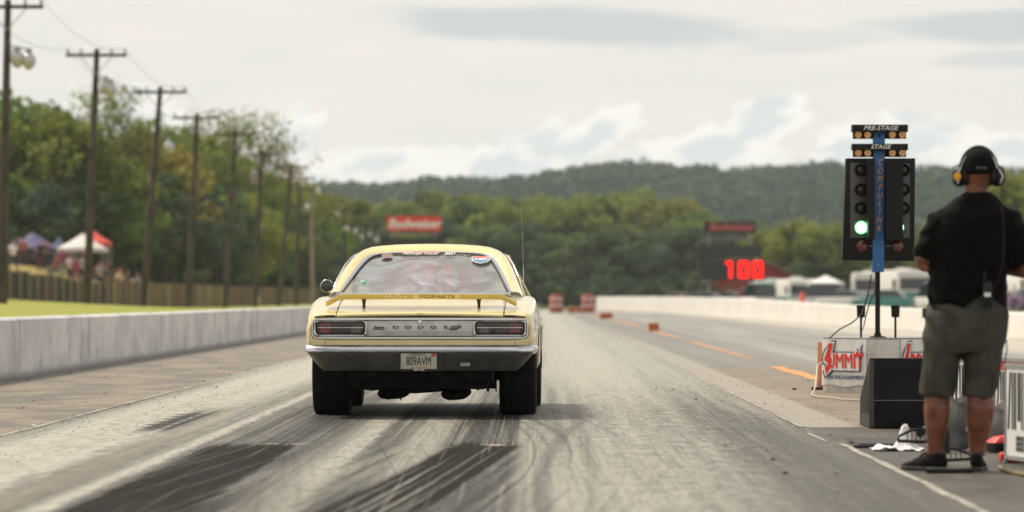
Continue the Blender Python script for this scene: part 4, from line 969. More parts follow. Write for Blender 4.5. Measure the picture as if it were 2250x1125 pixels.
# silver appliqué between the lamps, and thin chrome rails
def px_l(px, py, y=-1.27):
    """photograph pixel on the car's rear face -> local x, z"""
    Yw = YA + y; X = gx(px, Yw); return (X + .938 + math.sin(-CW) * -y * 0) - math.sin(-CW) * y, gz(py, Yw)
XO = px_l(924.5, 700)[0]
XO_ = XO
panel = MB(); panel.box(-.448, .452, -1.252, -1.238, .685, .812)
panel.build('silver_panel', M['argent'], car, bevel=.004)
for z in (.672, .823): MB().box(-.85, .85, -1.262, -1.245, z - .005, z + .005).build('panel_rail', M['chrome'], car)
for z in (.697, .706, .715, .724): MB().box(-.44, .444, -1.2535, -1.2515, z, z + .002).build('panel_groove', M['grey'], car)
M['lens_dark'] = mat('smoked_lens', (.020, .010, .009), .12, coat=.6); M['lens_red'] = mat('red_lens', (.19, .018, .014), .15, coat=1, vary=.3, vs=60); M['lens_clear'] = mat('clear_lens', (.09, .095, .08), .2, coat=1, vary=.3, vs=50)
for s_ in (-1, 1):
    cx = s_ * .665; tl = MB()
    a_ = rrect(cx, ZC + .002, .222, .068, .035, 48, 3.3); b_ = rrect(cx, ZC + .002, .208, .055, .026, 48, 3.3); e_ = rrect(cx, ZC + .002, .196, .046, .02, 48, 3.3)
    tr_ = MB(); tr_.rings([ring_y(a_, -1.245), ring_y(a_, -1.268), ring_y(rrect(cx, ZC + .002, .215, .061, .03, 48, 3.3), -1.272), ring_y(b_, -1.266), ring_y(b_, -1.235)], cap=False)
    l_ = tr_.build('tail_light', M['chrome'], car, 30)
    MB().rings([ring_y(b_, -1.262), ring_y(e_, -1.250)], cap=False).build('lens_surround', M['rubber_trim'], l_)
    MB().rings([ring_y(e_, -1.250), ring_y(rrect(cx, ZC + .002, .15, .03, .02, 48, 3.3), -1.2505)], cap=True).build('lens', M['lens_dark'], l_)
    ro = cx + s_ * .125
    MB().box(ro - .045, ro + .045, -1.254, -1.2495, ZC - .038, ZC + .042).build('red_lens', M['lens_red'], l_)
    ri = cx - s_ * .13
    MB().box(ri - .04, ri + .04, -1.2535, -1.2495, ZC - .038, ZC + .018).build('clear_lens', M['lens_clear'], l_)
    MB().box(cx - .03, cx + .05 * s_ + .03, -1.253, -1.2497, ZC - .036, ZC + .04).build('smoked_lens', mat('brown_lens', (.030, .014, .012), .2, coat=1), l_)
    MB().box(cx - .19, cx + .19, -1.258, -1.254, ZC + .004, ZC + .0085).build('lens_bar', M['chrome'], l_)
M['letter'] = mat('badge_letter', (.05, .05, .05), .3, .3)
for i, ch in enumerate('DODGE'):
    text('lettering', ch, .034, M['letter'], car, (-.204 + i * .105, -1.256, .755), sx=2.2, ext=.003, off=.0008)
text('emblem', 'Super', .026, M['letter'], car, (-.345, -1.256, .756), sx=1.5, shear=.4, ext=.003, off=.001)
MB().box(-.392, -.295, -1.256, -1.2525, .737, .743).build('emblem_bar', M['letter'], car)
rd = random.Random(2); eb = MB()
eb.sphere((.285, -1.258, .752), (.034, .008, .020), 12, 8); eb.sphere((.325, -1.258, .762), (.020, .008, .014), 10, 6); eb.sphere((.258, -1.258, .745), (.018, .007, .012), 10, 6)
eb.build('round_badge', mat('badge_metal', (.20, .19, .17), .3, .8), car, 60)
MB().lathe([(.016, 0), (.018, .006), (.012, .012), (.003, .013)], (0, 0, 0), 'y', 14).build('lock_cover', M['chrome'], car, 40, (0, -1.272, .806))

# trunk lid with folded rear lip and centre crease
ty = [(-.22, lerp(-.22, KY, KC) + .010), (-.5, lerp(-.5, KY, KC) + .008), (-.8, lerp(-.8, KY, KC) + .008), (-1.05, lerp(-1.05, KY, KC) + .008), (-1.2, .892), (-1.272, .887), (-1.306, .880), (-1.322, .869), (-1.325, .858), (-1.315, .851), (-1.262, .849)]
lid = MB(); rr = []
for j, (y, z) in enumerate(ty):
    row = []
    for u in np.linspace(-1, 1, 33):
        hw = .69 - .02 * (y + 1.2); cr = .006 * math.exp(-(u / .03) ** 2) if j < 8 else .003 * math.exp(-(u / .03) ** 2)
        zs = lerp(y, KY, KS); zc = lerp(y, KY, KC); x = u * hw; sag = (zc - zs) * (1 - 1 / (1)) ; drop = (zc - zs) * min(1, abs(x) / .9) ** 1.8 * .55
        row.append((float(x), y, z - drop + cr - .006 * abs(u) ** 3 * (1 if j > 4 else 0)))
    rr.append(row)
lid.rings(rr, cap=False, wrap=False); lid.build('trunk_lid', M['paint'], car, 50)
for s_ in (-1, 1):
    MB().tube([(s_ * .70, y, lerp(y, KY, KS) + (lerp(y, KY, KC) - lerp(y, KY, KS)) * .28 + .001) for y in (-.25, -.5, -.8, -1.1, -1.2)] + [(s_ * .698, -1.262, .866), (s_ * .698, -1.272, .842)], .0035, 5).build('lid_seam', M['seam'], car)
    # fender end caps continue the lip
    cp = MB(); q = []
    for j, (y, z) in enumerate(((-1.262, .872), (-1.302, .868), (-1.316, .862), (-1.310, .853), (-1.262, .850))):
        q.append([(s_ * (.705 + .175 * t_), y + .03 * t_ ** 3, z - .012 * t_ ** 2) for t_ in (0, .25, .5, .75, 1)])
    cp.rings(q, cap=False, wrap=False); cp.build('fender_lip', M['paint'], car, 60)
    MB().box(s_ * .79 - .0015, s_ * .79 + .0015, -1.2715, -1.262, .60, .652).build('body_seam', M['seam'], car)

MB().box(-.80, .80, -1.276, -1.262, .8385, .8485).build('lid_gap_shade', mat('gap_shade', (.06, .05, .02), .8), car)  # shadow in the gap under the lid lip, put in as a dark strip
# spoiler wing
wg = MB(); secs = []
for x, z, c_ in ((-.800, .958, .05), (-.790, .960, .09), (-.74, .984, .14), (-.705, 1.004, .17), (-.675, 1.014, .18), (-.64, 1.017, .18), (0, 1.020, .18), (.64, 1.017, .18), (.675, 1.014, .18), (.705, 1.004, .17), (.74, .984, .14), (.790, .960, .09), (.800, .958, .05)):
    y1 = -1.02; secs.append([(x, y1 - .016, z + .016), (x, y1 - .018, z + .010), (x, y1 + .006, z - .024), (x, y1 + .014, z - .028), (x, y1 + c_, z - .012), (x, y1 + c_ + .012, z - .004), (x, y1 + c_, z + .004), (x, y1 + .03, z + .018)])
wg.rings(secs); wing = wg.build('spoiler_wing', M['paint'], car, 40)
M['decal'] = mat('wing_decal', (.86, .78, .45), .5)
M['decal_dk'] = mat('wing_decal_ground', (.42, .31, .09), .5)
tilt = R(90 - 8)
text('lettering', 'Holley', .052, M['decal'], wing, (-.215, -1.037, 1.012), (R(125), 0, 0), sx=1.35, shear=.15, ext=.004, off=.0012)
MB().prism([(-1.0385, 1.0285), (-1.0395, 1.0285), (-1.0175, .996), (-1.0165, .996)], -.065, .325, 'x').build('decal', M['decal'], wing)
text('lettering', 'MOPARTS', .045, M['decal_dk'], wing, (.130, -1.030, 1.012), (R(124), 0, 0), sx=1.5, ext=.0035, off=.0008)
for s_ in (-1, 1):
    x = s_ * .483; st_ = MB()
    st_.lathe([(.032, 0), (.034, .006), (.028, .012), (.014, .02), (.012, .05), (.016, .08), (.020, .095), (.026, .11)], (x, -.97, .893), n=14)
    st_.build('spoiler_stand', M['black_metal'], wing, 50)
    MB().box(x - .02, x + .02, -1.0, -.93, .995, 1.006).build('stand_bracket', M['chrome'], wing)

# rear bumper: section swept from side to side
bp = MB(); secs = []
for x in list(np.linspace(-.955, -.80, 9)) + list(np.linspace(-.72, .72, 13)) + list(np.linspace(.80, .955, 9)):
    x = float(x); e = min(max((abs(x) - .70) / .255, 0), 1)
    zb = .392 + .165 * max(0, (e - .35) / .65) ** 1.3; zt = .607; yo = .055 * e ** 2.2 + .25 * max(0, e - .93) * 2
    zm = max(.558, zb + .012)
    secs.append([(x, -1.20 + yo, zt - .004), (x, -1.29 + yo, zt + .006), (x, -1.335 + yo, zt), (x, -1.364 + yo, (zt + zm) / 2 + .004), (x, -1.376 + yo, zm), (x, -1.370 + yo, zm - .012), (x, -1.325 + yo, lerp(.62, (0, 1), (zb, zm))), (x, -1.270 + yo, lerp(.28, (0, 1), (zb, zm))), (x, -1.245 + yo, zb + .008), (x, -1.225 + yo, zb), (x, -1.18 + yo, zb + .02)])
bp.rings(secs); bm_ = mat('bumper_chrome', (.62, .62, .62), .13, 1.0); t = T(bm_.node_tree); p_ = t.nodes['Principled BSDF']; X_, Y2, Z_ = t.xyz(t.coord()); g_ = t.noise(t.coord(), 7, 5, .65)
refl_dust = (Z_ + (g_ - .5) * .05).step(.572, .545) * (g_ * .35 + .68)      # dark ground reflection painted into the chrome below the crease, with some dust
t.set(p_, 'Base Color', t.mix(refl_dust, (.66, .66, .67), (.075, .07, .058))); t.set(p_, 'Roughness', refl_dust * .32 + .10); t.set(p_, 'Metallic', refl_dust * -.55 + 1.0)
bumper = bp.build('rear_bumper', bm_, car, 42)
for s_ in (-1, 1):      # wrap-round ends
    we = MB(); q = []
    for t_ in np.linspace(0, 1, 7):
        y = -1.16 + .32 * float(t_); x = s_ * (.946 + .026 * math.sin(t_ * 2.2)); zb = .545 + .02 * t_
        q.append([(x, y, .604), (x + s_ * .012, y, .585), (x + s_ * .012, y, zb + .02), (x, y, zb), (x - s_ * .03, y, zb), (x - s_ * .03, y, .604)])
    we.rings(q); we.build('bumper_end', M['chrome'], bumper, 40)
# plate, frame
ply = -1.372; PX, PZ = -.006, .475
rc = MB(); rc.box(-.198, .190, -1.366, -1.30, .405, .552); rc.build('plate_recess', M['rubber_trim'], bumper)
M['plate'] = mat('plate', (.46, .46, .36), .5, vary=.12, vs=14); M['plate_txt'] = mat('plate_digits', (.03, .04, .05), .5)
pl = MB().box(PX - .152, PX + .152, -1.374, -1.3675, .407, .545).build('licence_plate', M['plate'], car)
text('lettering', '809AVM', .106, M['plate_txt'], pl, (PX, -1.3755, .474), sx=.56, ext=.0008, off=.0004)
text('lettering', 'INDIANA', .030, M['plate_txt'], pl, (PX - .01, -1.3755, .531), sx=1.1, ext=.0006)
MB().box(PX + .105, PX + .142, -1.3757, -1.3742, .517, .541).build('sticker', M['red'], pl)
MB().box(PX - .062, PX + .062, -1.3757, -1.3742, .419, .425).build('sticker', M['block_o'], pl)
fr = MB()
for a in ((PX - .158, PX + .158, .395, .412), (PX - .158, PX + .158, .544, .550), (PX - .158, PX - .150, .412, .544), (PX + .150, PX + .158, .412, .544)): fr.box(a[0], a[1], -1.379, -1.3745, a[2], a[3])
fr.build('plate_frame', M['black'], pl)
text('lettering', 'SRT 392', .020, M['text_white'], pl, (PX, -1.3800, .403), sx=1.3, shear=.3, ext=.0005, off=.0005)
for x in (-.53, .535): MB().lathe([(.003, .006), (.010, .005), (.013, 0)], (x, -1.375, .57), 'y', 12).build('bumper_bolt', M['chrome'], bumper, 60)
MB().box(.34, .42, -1.3635, -1.345, .435, .463).build('tow_tag', M['grey'], bumper)

# greenhouse
OUT = [(.835, -.12, 1.012), (.822, .02, 1.055), (.80, .16, 1.105), (.762, .38, 1.20), (.72, .58, 1.282), (.682, .76, 1.345), (.645, .90, 1.390), (.60, 1.0, 1.423), (.54, 1.06, 1.447), (.45, 1.09, 1.462), (.30, 1.11, 1.474), (.15, 1.12, 1.479), (0, 1.12, 1.481)]
INN = [(.735, -.16, 1.047), (.714, -.02, 1.088), (.690, .13, 1.135), (.655, .33, 1.200), (.618, .52, 1.262), (.585, .67, 1.310), (.553, .775, 1.345), (.512, .855, 1.371), (.45, .905, 1.387), (.36, .925, 1.394), (.24, .935, 1.399), (.12, .94, 1.402), (0, .94, 1.403)]
MID = [tuple((a * .5 + b * .5) for a, b in zip(p, q)) for p, q in zip(OUT, INN)]
MID = [(x + .004, y, z + .022 + (.0 if i < 6 else .004)) for i, (x, y, z) in enumerate(MID)]
Q1 = [tuple(a * .22 + b * .78 for a, b in zip(p, q)) for p, q in zip(MID, INN)]; Q1 = [(x, y, z + .006) for x, y, z in Q1]
Q3 = [tuple(a * .45 + b * .55 for a, b in zip(p, q)) for p, q in zip(OUT, MID)]; Q3 = [(x + .004, y, z + .008) for x, y, z in Q3]
def mirror(c_): return [(-x, y, z) for x, y, z in c_] + [(x, y, z) for x, y, z in reversed(c_[:-1])]
gh = MB(); gh.rings([mirror(INN), mirror(Q1), mirror(MID), mirror(Q3), mirror(OUT)], cap=False, wrap=False)
# roof forward
def arc(k, y, dz): return [(x * k if x > .3 else x, y, z + dz) for x, _, z in OUT[6:]]
secs = [mirror(OUT[6:])]
for y, k, dz in ((1.3, 1.0, .002), (1.6, .995, -.004), (1.9, .985, -.022), (2.05, .975, -.045)): secs.append([(x, max(y, 0), z) for x, _, z in mirror(arc(k, y, dz))])
gh.rings(secs, cap=False, wrap=False)
# sail panels
for s_ in (-1, 1):
    fw = [(x + .002, min(y + .5, max(.55, y + .06)) if i < 4 else max(.75, y + .05), z) for i, (x, y, z) in enumerate(OUT[:7])]
    gh.rings([[(s_ * x, y, z) for x, y, z in OUT[:7]], [(s_ * x, y, z) for x, y, z in fw]], cap=False, wrap=False)
gh.build('roof', M['paint'], car, 50)
# rear glass
def glass():
    m = bpy.data.materials.new('hazy_rear_glass'); m.use_nodes = True; t = T(m.node_tree); t.nodes.clear()
    n = t.noise(t.vec(*[a * b for a, b in zip(t.xyz(t.coord()), (1.5, 1.3, 1.3))]), 1.1, 1.5, .5, 2.4)
    g = t.node('ShaderNodeBsdfGlossy'); g.inputs['Roughness'].default_value = .045; t.set(g, 'Color', (.95, .95, .95)); t.set(g, 'Normal', t.bump(n, .35, .05))
    tr_ = t.node('ShaderNodeBsdfTransparent'); t.set(tr_, 'Color', (.80, .86, .83)); df = t.node('ShaderNodeBsdfDiffuse'); t.set(df, 'Color', (.50, .49, .45))
    a = t.node('ShaderNodeMixShader'); t.set(a, 0, t.noise(t.coord(), 4, 4, .6).step(.3, .8) * .22 + .20) if False else None
    a.inputs[0].default_value = .30; t.links.new(tr_.outputs[0], a.inputs[1]); t.links.new(df.outputs[0], a.inputs[2])
    b = t.node('ShaderNodeMixShader'); f = n.step(.30, .68) * .30 + .26; t.links.new(f.k, b.inputs[0]); t.links.new(a.outputs[0], b.inputs[1]); t.links.new(g.outputs[0], b.inputs[2])
    o = t.node('ShaderNodeOutputMaterial'); t.links.new(b.outputs[0], o.inputs[0]); return m
M['rear_glass'] = glass()
gl = MB(); bot = INN[0]
cen = []
rows_ = [mirror([(x, y, z - .006) for x, y, z in INN])]
pts = rows_[0]; N_ = len(pts)
for k in (.92, .7, .45, .2):
    rows_.append([(x * k, y * k + (1 - k) * .30, z * k + (1 - k) * 1.195 + .012 * (1 - k)) for x, y, z in pts])
for r_ in rows_: pass
gl.rings([r_ + [(r_[0][0] * t_, r_[0][1], r_[0][2]) for t_ in (-.5, 0, .5)] for r_ in rows_], cap=False); gl.f.append(tuple(range(len(gl.v) - (N_ + 3), len(gl.v)))); gl.mi.append(0)
gl.build('rear_window', M['rear_glass'], car, 80)
edge = mirror([(x, y, z + .002) for x, y, z in INN])
def ribbon(path, wd, th, name, m_, parent, cen=(0, .35, 1.22)):
    mb = MB(); q = []; C_ = Vector(cen); up = Vector((0, -.30, .954))
    for p in path:
        p = Vector(p); d_ = (C_ - p); d_ -= up * d_.dot(up); d_.normalize(); q.append([p - d_ * wd * .3, p - d_ * wd * .3 + up * th, p + d_ * wd * .7 + up * th * .8, p + d_ * wd * .7 - up * th * .5])
    mb.rings(q); return mb.build(name, m_, parent, 30)
ribbon(edge, .030, .010, 'window_trim', M['chrome'], car)
ribbon([(x * .966, y + (.35 - y) * .032, z + (1.2 - z) * .03 + .003) for x, y, z in edge], .010, .006, 'window_seal', M['rubber_trim'], car)
MB().box(-.735, .735, -.185, -.150, 1.030, 1.046).build('lower_window_trim', M['chrome'], car, bevel=.004)
for s_ in (-1, 1):
    MB().tube([(s_ * .838, .35, 1.03), (s_ * .80, .5, 1.16), (s_ * .742, .70, 1.29), (s_ * .70, .85, 1.352), (s_ * .660, 1.0, 1.388), (s_ * .650, 1.9, 1.37)], .006, 6).build('drip_rail', M['chrome'], car, 60)
    sg = MB(); sg.rings([[(s_ * .86, .62, 1.0), (s_ * .76, .80, 1.28), (s_ * .68, 1.0, 1.37)], [(s_ * .868, 2.35, .99), (s_ * .77, 2.2, 1.2), (s_ * .655, 1.95, 1.35)]], cap=False, wrap=False)
    sg.build('side_window', M['win_dark'], car)
    MB().tube([(s_ * .845, 2.55, 1.0), (s_ * .66, 2.02, 1.37)], (.03), 6).build('windshield_pillar', M['paint'], car, 60)
    MB().box(min(s_ * .976, s_ * .99), max(s_ * .976, s_ * .99), .95, 1.12, .80, .825).build('door_handle', M['chrome'], car, bevel=.004)
    mk = MB(); mk.tube([(s_ * .971, y, .735) for y in (-1.0, 0, 1.5, 2.9, 3.6)], .006, 5); mk.build('side_moulding', M['chrome'], car)
    for y in (.62, 1.95): MB().tube([(s_ * (lerp(y, KY, KW) + .003), y, .36), (s_ * (lerp(y, KY, KW) + .007), y, .73), (s_ * (lerp(y, KY, KWS) + .03), y, .95)], .003, 4).build('door_seam', M['seam'], car)
ws = MB(); ws.rings([[(-.84, 2.6, 1.0), (0, 2.78, 1.01), (.84, 2.6, 1.0)], [(-.62, 2.02, 1.37), (0, 2.06, 1.42), (.62, 2.02, 1.37)]], cap=False, wrap=False)
m_ = bpy.data.materials.new('windshield_glass'); m_.use_nodes = True; t = T(m_.node_tree); t.nodes.clear(); tr_ = t.node('ShaderNodeBsdfTransparent'); t.set(tr_, 'Color', (.85, .9, .88)); g = t.node('ShaderNodeBsdfGlossy'); g.inputs['Roughness'].default_value = .03
mx = t.node('ShaderNodeMixShader'); mx.inputs[0].default_value = .12; t.links.new(tr_.outputs[0], mx.inputs[1]); t.links.new(g.outputs[0], mx.inputs[2]); oo = t.node('ShaderNodeOutputMaterial'); t.links.new(mx.outputs[0], oo.inputs[0])
ws.build('windshield', m_, car, 60)
# interior
M['cabin_d'] = mat('cabin_dark', (.035, .03, .028), .8); M['seat_red'] = mat('seat_red', (.95, .03, .03), .5); M['shelf'] = mat('parcel_shelf', (.25, .235, .20), .8, vary=.2)
it = MB(); it.box(-.78, .78, -.12, 2.5, .50, .56); it.build('cabin_floor', M['cabin_d'], car)
MB().box(-.74, .74, -.13, .34, 1.0, 1.018).build('parcel_shelf', M['shelf'], car)
MB().rings([[(-.72, .36, .98), (.72, .36, .98), (.72, .50, .98), (-.72, .50, .98)], [(-.70, .44, .6), (.70, .44, .6), (.70, .62, .6), (-.70, .62, .6)]]).build('rear_seat', M['cabin_d'], car)
for x, wd in ((-.32, .23), (.34, .23)):
    st_ = MB(); st_.rings([[(x - wd, y0, z) if k < 1 else p for k, p in enumerate([(x - wd, y0, z), (x + wd, y0, z), (x + wd, y0 + .12, z), (x - wd, y0 + .12, z)])] for z, y0 in ((.62, 1.35), (1.0, 1.22), (1.14, 1.18))])
    se = st_.build('front_seat', M['cabin_d'], car, bevel=.02)
    MB().box(x - .10, x + .10, 1.16, 1.215, .95, 1.26).build('headrest', M['seat_red'], se, bevel=.02)
cage = MB(); cage.tube([(-.70, .95, .6), (-.66, .97, 1.25), (-.56, .98, 1.38), (.56, .98, 1.38), (.66, .97, 1.25), (.70, .95, .6)], .022, 8); cage.build('roll_bar', M['cabin_d'], car, 60)
MB().box(-.10, .06, .95, 1.0, 1.06, 1.34).build('red_belt_pad', M['seat_red'], car, bevel=.01); MB().box(.10, .20, .95, 1.0, 1.06, 1.30).build('red_belt_pad', M['seat_red'], car, bevel=.01)
MB().box(-.22, -.14, .95, 1.0, 1.06, 1.36).build('red_belt_pad', M['seat_red'], car, bevel=.01)
MB().box(-.78, .78, 2.05, 2.5, .8, 1.0).build('dashboard', M['cabin_d'], car, bevel=.03)
MB().box(-.11, .11, 1.95, 1.98, 1.27, 1.33).build('rear_view_mirror', M['black'], car, bevel=.01)
tb_ = MB(); tb_.sphere((-.55, .10, 1.06), (.05, .05, .045)); tb_.build('shelf_trinket', M['white_paint'], car, 60); MB().sphere((-.545, .12, 1.115), (.035, .03, .04)).build('shelf_trinket', mat('mint', (.25, .6, .42), .5), car, 60)
# stickers laid on the sloping glass
def on_glass(u, v_, lift=.012):
    """u: local x, v: 0 bottom .. 1 top of the window"""
    y = -.15 + 1.085 * v_; z = 1.052 + (1.399 - 1.052) * v_ + .018 * math.sin(math.pi * v_) * (1 - (u / .7) ** 2)
    ang = math.atan2(1.399 - 1.052, 1.085)
    return Matrix.Translation((u, y, z + lift)) @ Matrix.Rotation(ang, 4, 'X')
def sticker_poly(name, pts, u, v_, m_, lift=.012, parent=car):
    mb = MB(); n = len(pts); mb.add([(x, y, 0) for x, y in pts], [tuple(range(n))]); o = mb.build(name, m_, parent); o.matrix_local = on_glass(u, v_, lift); return o
K = 3.1      # glass lies flat, so print is stretched along it
M['st_white'] = mat('sticker_white', (.85, .85, .82), .5); M['st_red'] = mat('sticker_red', (.55, .10, .08), .5); M['st_blue'] = mat('sticker_blue', (.10, .25, .50), .5); M['st_brown'] = mat('sticker_brown', (.20, .14, .11), .6)
def gtext(body, size, u, v_, m_, sx=1.0, shear=.2, off=0.0):
    me = text('window_lettering', body, size, m_, car, sx=1, shear=shear, ext=.0005, off=off)
    for p in me.data.vertices: p.co.x *= sx; p.co.y *= K
    me.matrix_local = on_glass(u, v_, .016); return me
gtext('POWER TOUR', .027, -.085, .918, M['st_white'], 1.75, .3); gtext('2021', .034, .175, .925, M['st_white'], 1.5, .3, .0008)
sticker_poly('window_sticker', [(-.17, -.014), (.17, -.014), (.17, .014), (-.17, .014)], -.085, .966, M['st_red'])
gtext('HOT ROD', .011, -.19, .966, M['st_white'], 1.5, .1)
def ellip(a, b, n=28): return [(a * math.cos(2 * math.pi * k / n), b * math.sin(2 * math.pi * k / n)) for k in range(n)]
sticker_poly('window_sticker', ellip(.050, .078), -.375, .885, M['st_brown'])
sh_ = [(-.075, .07), (-.04, .095), (0, .085), (.04, .095), (.075, .07), (.07, -.02), (.04, -.075), (0, -.105), (-.04, -.075), (-.07, -.02)]
sticker_poly('window_sticker', [(x * 1.12, y * 1.12) for x, y in sh_],   .455, .775, M['st_white'], .011)
sticker_poly('window_sticker', [(x, y) for x, y in sh_ if y < .03] + [(-.073, .03)] if False else [(.072, .03), (.07, -.02), (.04, -.075), (0, -.105), (-.04, -.075), (-.07, -.02), (-.072, .03)],   .455, .775, M['st_blue'], .013)
sticker_poly('window_sticker', [(-.075, .07), (-.073, .04), (.073, .04), (.075, .07), (.04, .095), (0, .085), (-.04, .095)],   .455, .775, M['st_red'], .013)
gtext('CAM', .031, .455, .768, M['st_white'], 1.6, 0, .0012)
sq = MB(); sq.tube([(-.06, .02, 0), (-.045, -.02, 0), (-.03, .03, 0), (-.015, .0, 0), (.0, .035, 0), (.02, -.03, 0), (.035, .0, 0), (.055, .03, 0)], .0018, 4); o = sq.build('scribble', M['st_white'], car); o.matrix_local = on_glass(.30, .88, .014)
sq = MB(); sq.tube([(-.10, .05, 0), (-.07, .10, 0), (-.03, .08, 0), (-.01, .02, 0), (.02, .07, 0), (.03, -.03, 0), (.06, -.10, 0), (.10, -.08, 0), (.07, -.02, 0)], .0018, 4); o = sq.build('scribble', M['grey'], car); o.matrix_local = on_glass(.50, .5, .014)

# wheels
def tyre(x, y, r_, wd, name='wheel'):
    prof = [(r_ * .60, -wd / 2 + .03), (r_ * .80, -wd / 2 + .004), (r_ * .90, -wd / 2), (r_ * .955, -wd / 2 + .008), (r_ * .985, -wd / 2 + .022), (r_, -wd / 2 + .05)]
    n_g = 0
    for i in range(n_g):
        c_ = -wd / 2 + .05 + (wd - .1) * (i + .5) / n_g; prof += [(r_ * .999, c_ - .006), (r_ * .985, c_ - .004), (r_ * .985, c_ + .004), (r_ * .999, c_ + .006)]
    prof += [(a, -b) for a, b in reversed(prof[:6])]
    me = MB().lathe(prof, (0, 0, 0), 'x', 56).mesh('tyre', M['tyre'], 30); w_ = link(name, me, car, (x, y, r_ - .008))
    MB().lathe([(r_ * .2, -wd / 2 + .06), (r_ * .55, -wd / 2 + .07), (r_ * .61, -wd / 2 + .028), (r_ * .61, wd / 2 - .028), (r_ * .55, wd / 2 - .05), (r_ * .2, wd / 2 - .04)], (0, 0, 0), 'x', 32).build('rim', M['argent'], w_, 40)
tyre(-.805, 0, .36, .315); tyre(.795, 0, .36, .315); tyre(-.83, RW, .335, .25); tyre(.83, RW, .335, .25)
# arch liners, floor, axle, exhaust
ub = MB(); ub.box(-.60, .60, -1.15, 3.6, .30, .62); ub.box(-.92, .92, .5, 2.45, .28, .6); ub.box(-.86, .86, -1.18, -.46, .44, .62); ub.box(-.93, .93, 3.45, 3.8, .4, .6); ub.box(-.94, .94, -.46, .5, .77, .80); ub.box(-.94, .94, 2.45, 3.45, .77, .80)
ub.build('underbody', M['under'], car)
fu = MB(); fu.prism([(-.60, .42), (.60, .42), (.55, .235), (.2, .24), (.0, .225), (-.2, .25), (-.4, .225), (-.56, .24)], -1.1, -.55); fu.build('fuel_tank', M['under'], car, bevel=.03)
for s_ in (-1, 1):
    MB().tube([(s_ * .51, -1.18, .42), (s_ * .51, -.7, .30), (s_ * .51, 0, .25), (s_ * .51, .7, .30)], [(.03, .02)] * 4, 6).build('leaf_spring', M['under'], car)
    mu = MB(); rg = []
    for y, k in ((-.80, .25), (-.79, .8), (-.76, 1), (-.15, 1), (-.11, .8), (-.10, .25)):
        rg.append([(s_ * .265 + .012 + (.125 - .01 * s_) * k * math.cos(a) * (1 + .07 * math.sin(2 * a + s_)), y, .197 - .004 * s_ + .060 * k * math.sin(a) * (1 + .10 * math.cos(3 * a + 1))) for a in np.linspace(0, 2 * math.pi, 21)[:-1]])
    mu.rings(rg); mu.build('muffler', M['under'], car, 50)
    MB().tube([(s_ * .28, -.8, .2), (s_ * .33, -1.0, .30), (s_ * .40, -1.22, .36)], .03, 8).build('tail_pipe', M['under'], car, 60)
    hb = MB()
    for k_, (x, z) in enumerate(((.545, .205), (.46, .215), (.395, .235))): hb.tube([(s_ * x, -.42, .34), (s_ * x, -.42, z)], .012, 6)
    hb.box(min(s_ * .36, s_ * .62), max(s_ * .36, s_ * .62), -.5, -.38, .23, .36); hb.build('spring_hanger', M['under'], car)
MB().tube([(-.66, 0, .34), (-.2, 0, .34), (.2, 0, .34), (.66, 0, .34)], .045, 10).build('rear_axle', M['under'], car, 50)
for x, y, z in ((-.30, -.55, .132), (-.20, -.45, .128), (.22, -.5, .128), (-.62, -.3, .20), (.61, -.35, .20), (.36, -.7, .21), (-.43, -.75, .215)): MB().tube([(x, y, z + .05), (x + .004, y, z)], [.008, .005], 6).build('hanging_bolt', M['under'], car)
MB().tube([(-.52, -.9, .30), (-.3, -.95, .225), (-.05, -.92, .215), (.2, -.95, .235), (.5, -.9, .31)], .018, 7).build('fuel_line', M['under'], car, 60)
MB().sphere((0, -.02, .34), (.16, .17, .15), 16, 10).build('differential', M['under'], car, 60)
# mirror, aerial
mr = MB().lathe([(.045, .07), (.058, .03), (.060, 0), (.056, -.004)], (0, 0, 0), 'y', 24).build('door_mirror', M['chrome'], car, 50, (-.985, 2.05, 1.11)); MB().lathe([(.054, -.004), (.01, -.006)], (0, 0, 0), 'y', 24).build('mirror_glass', M['win_dark'], mr); MB().tube([(.02, .03, -.03), (.06, .03, -.11)], .012, 6).build('mirror_arm', M['chrome'], mr)
MB().tube([(.795, 2.75, .95), (.795, 2.75, 1.3), (.775, 2.72, 1.84)], [.004, .003, .0015], 5).build('aerial', M['chrome'], car)
# ================================================================== STARTING TREE
YT = 45.1; TX = gx(1929, YT)
def tz(py): return gz(py, YT)
def txx(px): return gx(px, YT) - TX
M['tree_blk'] = mat('tree_black', (.007, .007, .007), .5, spec=.25, vary=.3); M['tree_grey'] = mat('tree_grey', (.085, .085, .088), .5, vary=.15)
M['amber'] = mat('amber_bulb', (.55, .25, .06), .28, .65, coat=1); M['amber_off'] = mat('amber_lens_off', (.030, .022, .009), .4, coat=.2)
M['green_on'] = mat('green_lit', (.1, .8, .3), .3, emit=(.42, 1.0, .55), es=3.2); M['green_edge'] = mat('green_lit_edge', (.02, .5, .08), .3, emit=(.01, .9, .10), es=.9)
M['red_off'] = mat('red_lens_off', (.11, .009, .008), .25, coat=.6, vary=.3, vs=40); M['orange_txt'] = mat('orange_lettering', (.95, .42, .14), .6); M['txt'] = mat('white_lettering', (.80, .79, .76), .6)
tree_ = empty('starting_tree', (TX, YT, tz(742)), 0, 'drag race starting tree with green lamp lit, on the white block', 'starting lights')
Z0 = tz(742)
def zz(py): return tz(py) - Z0
MB().tube([(0, .06, 0), (0, .06, zz(590))], .027, 14).build('pole', M['tree_blk'], tree_, 60)
MB().lathe([(.09, 0), (.09, .012), (.04, .02), (.035, .05)], (0, .06, 0), n=18).build('pole_flange', M['tree_blk'], tree_, 40)
MB().prism([(txx(1916), zz(598)), (txx(1941), zz(598)), (txx(1943.5), zz(288)), (txx(1918.5), zz(288))], -.06, .09).build('blue_post', M['blue'], tree_, bevel=.004)
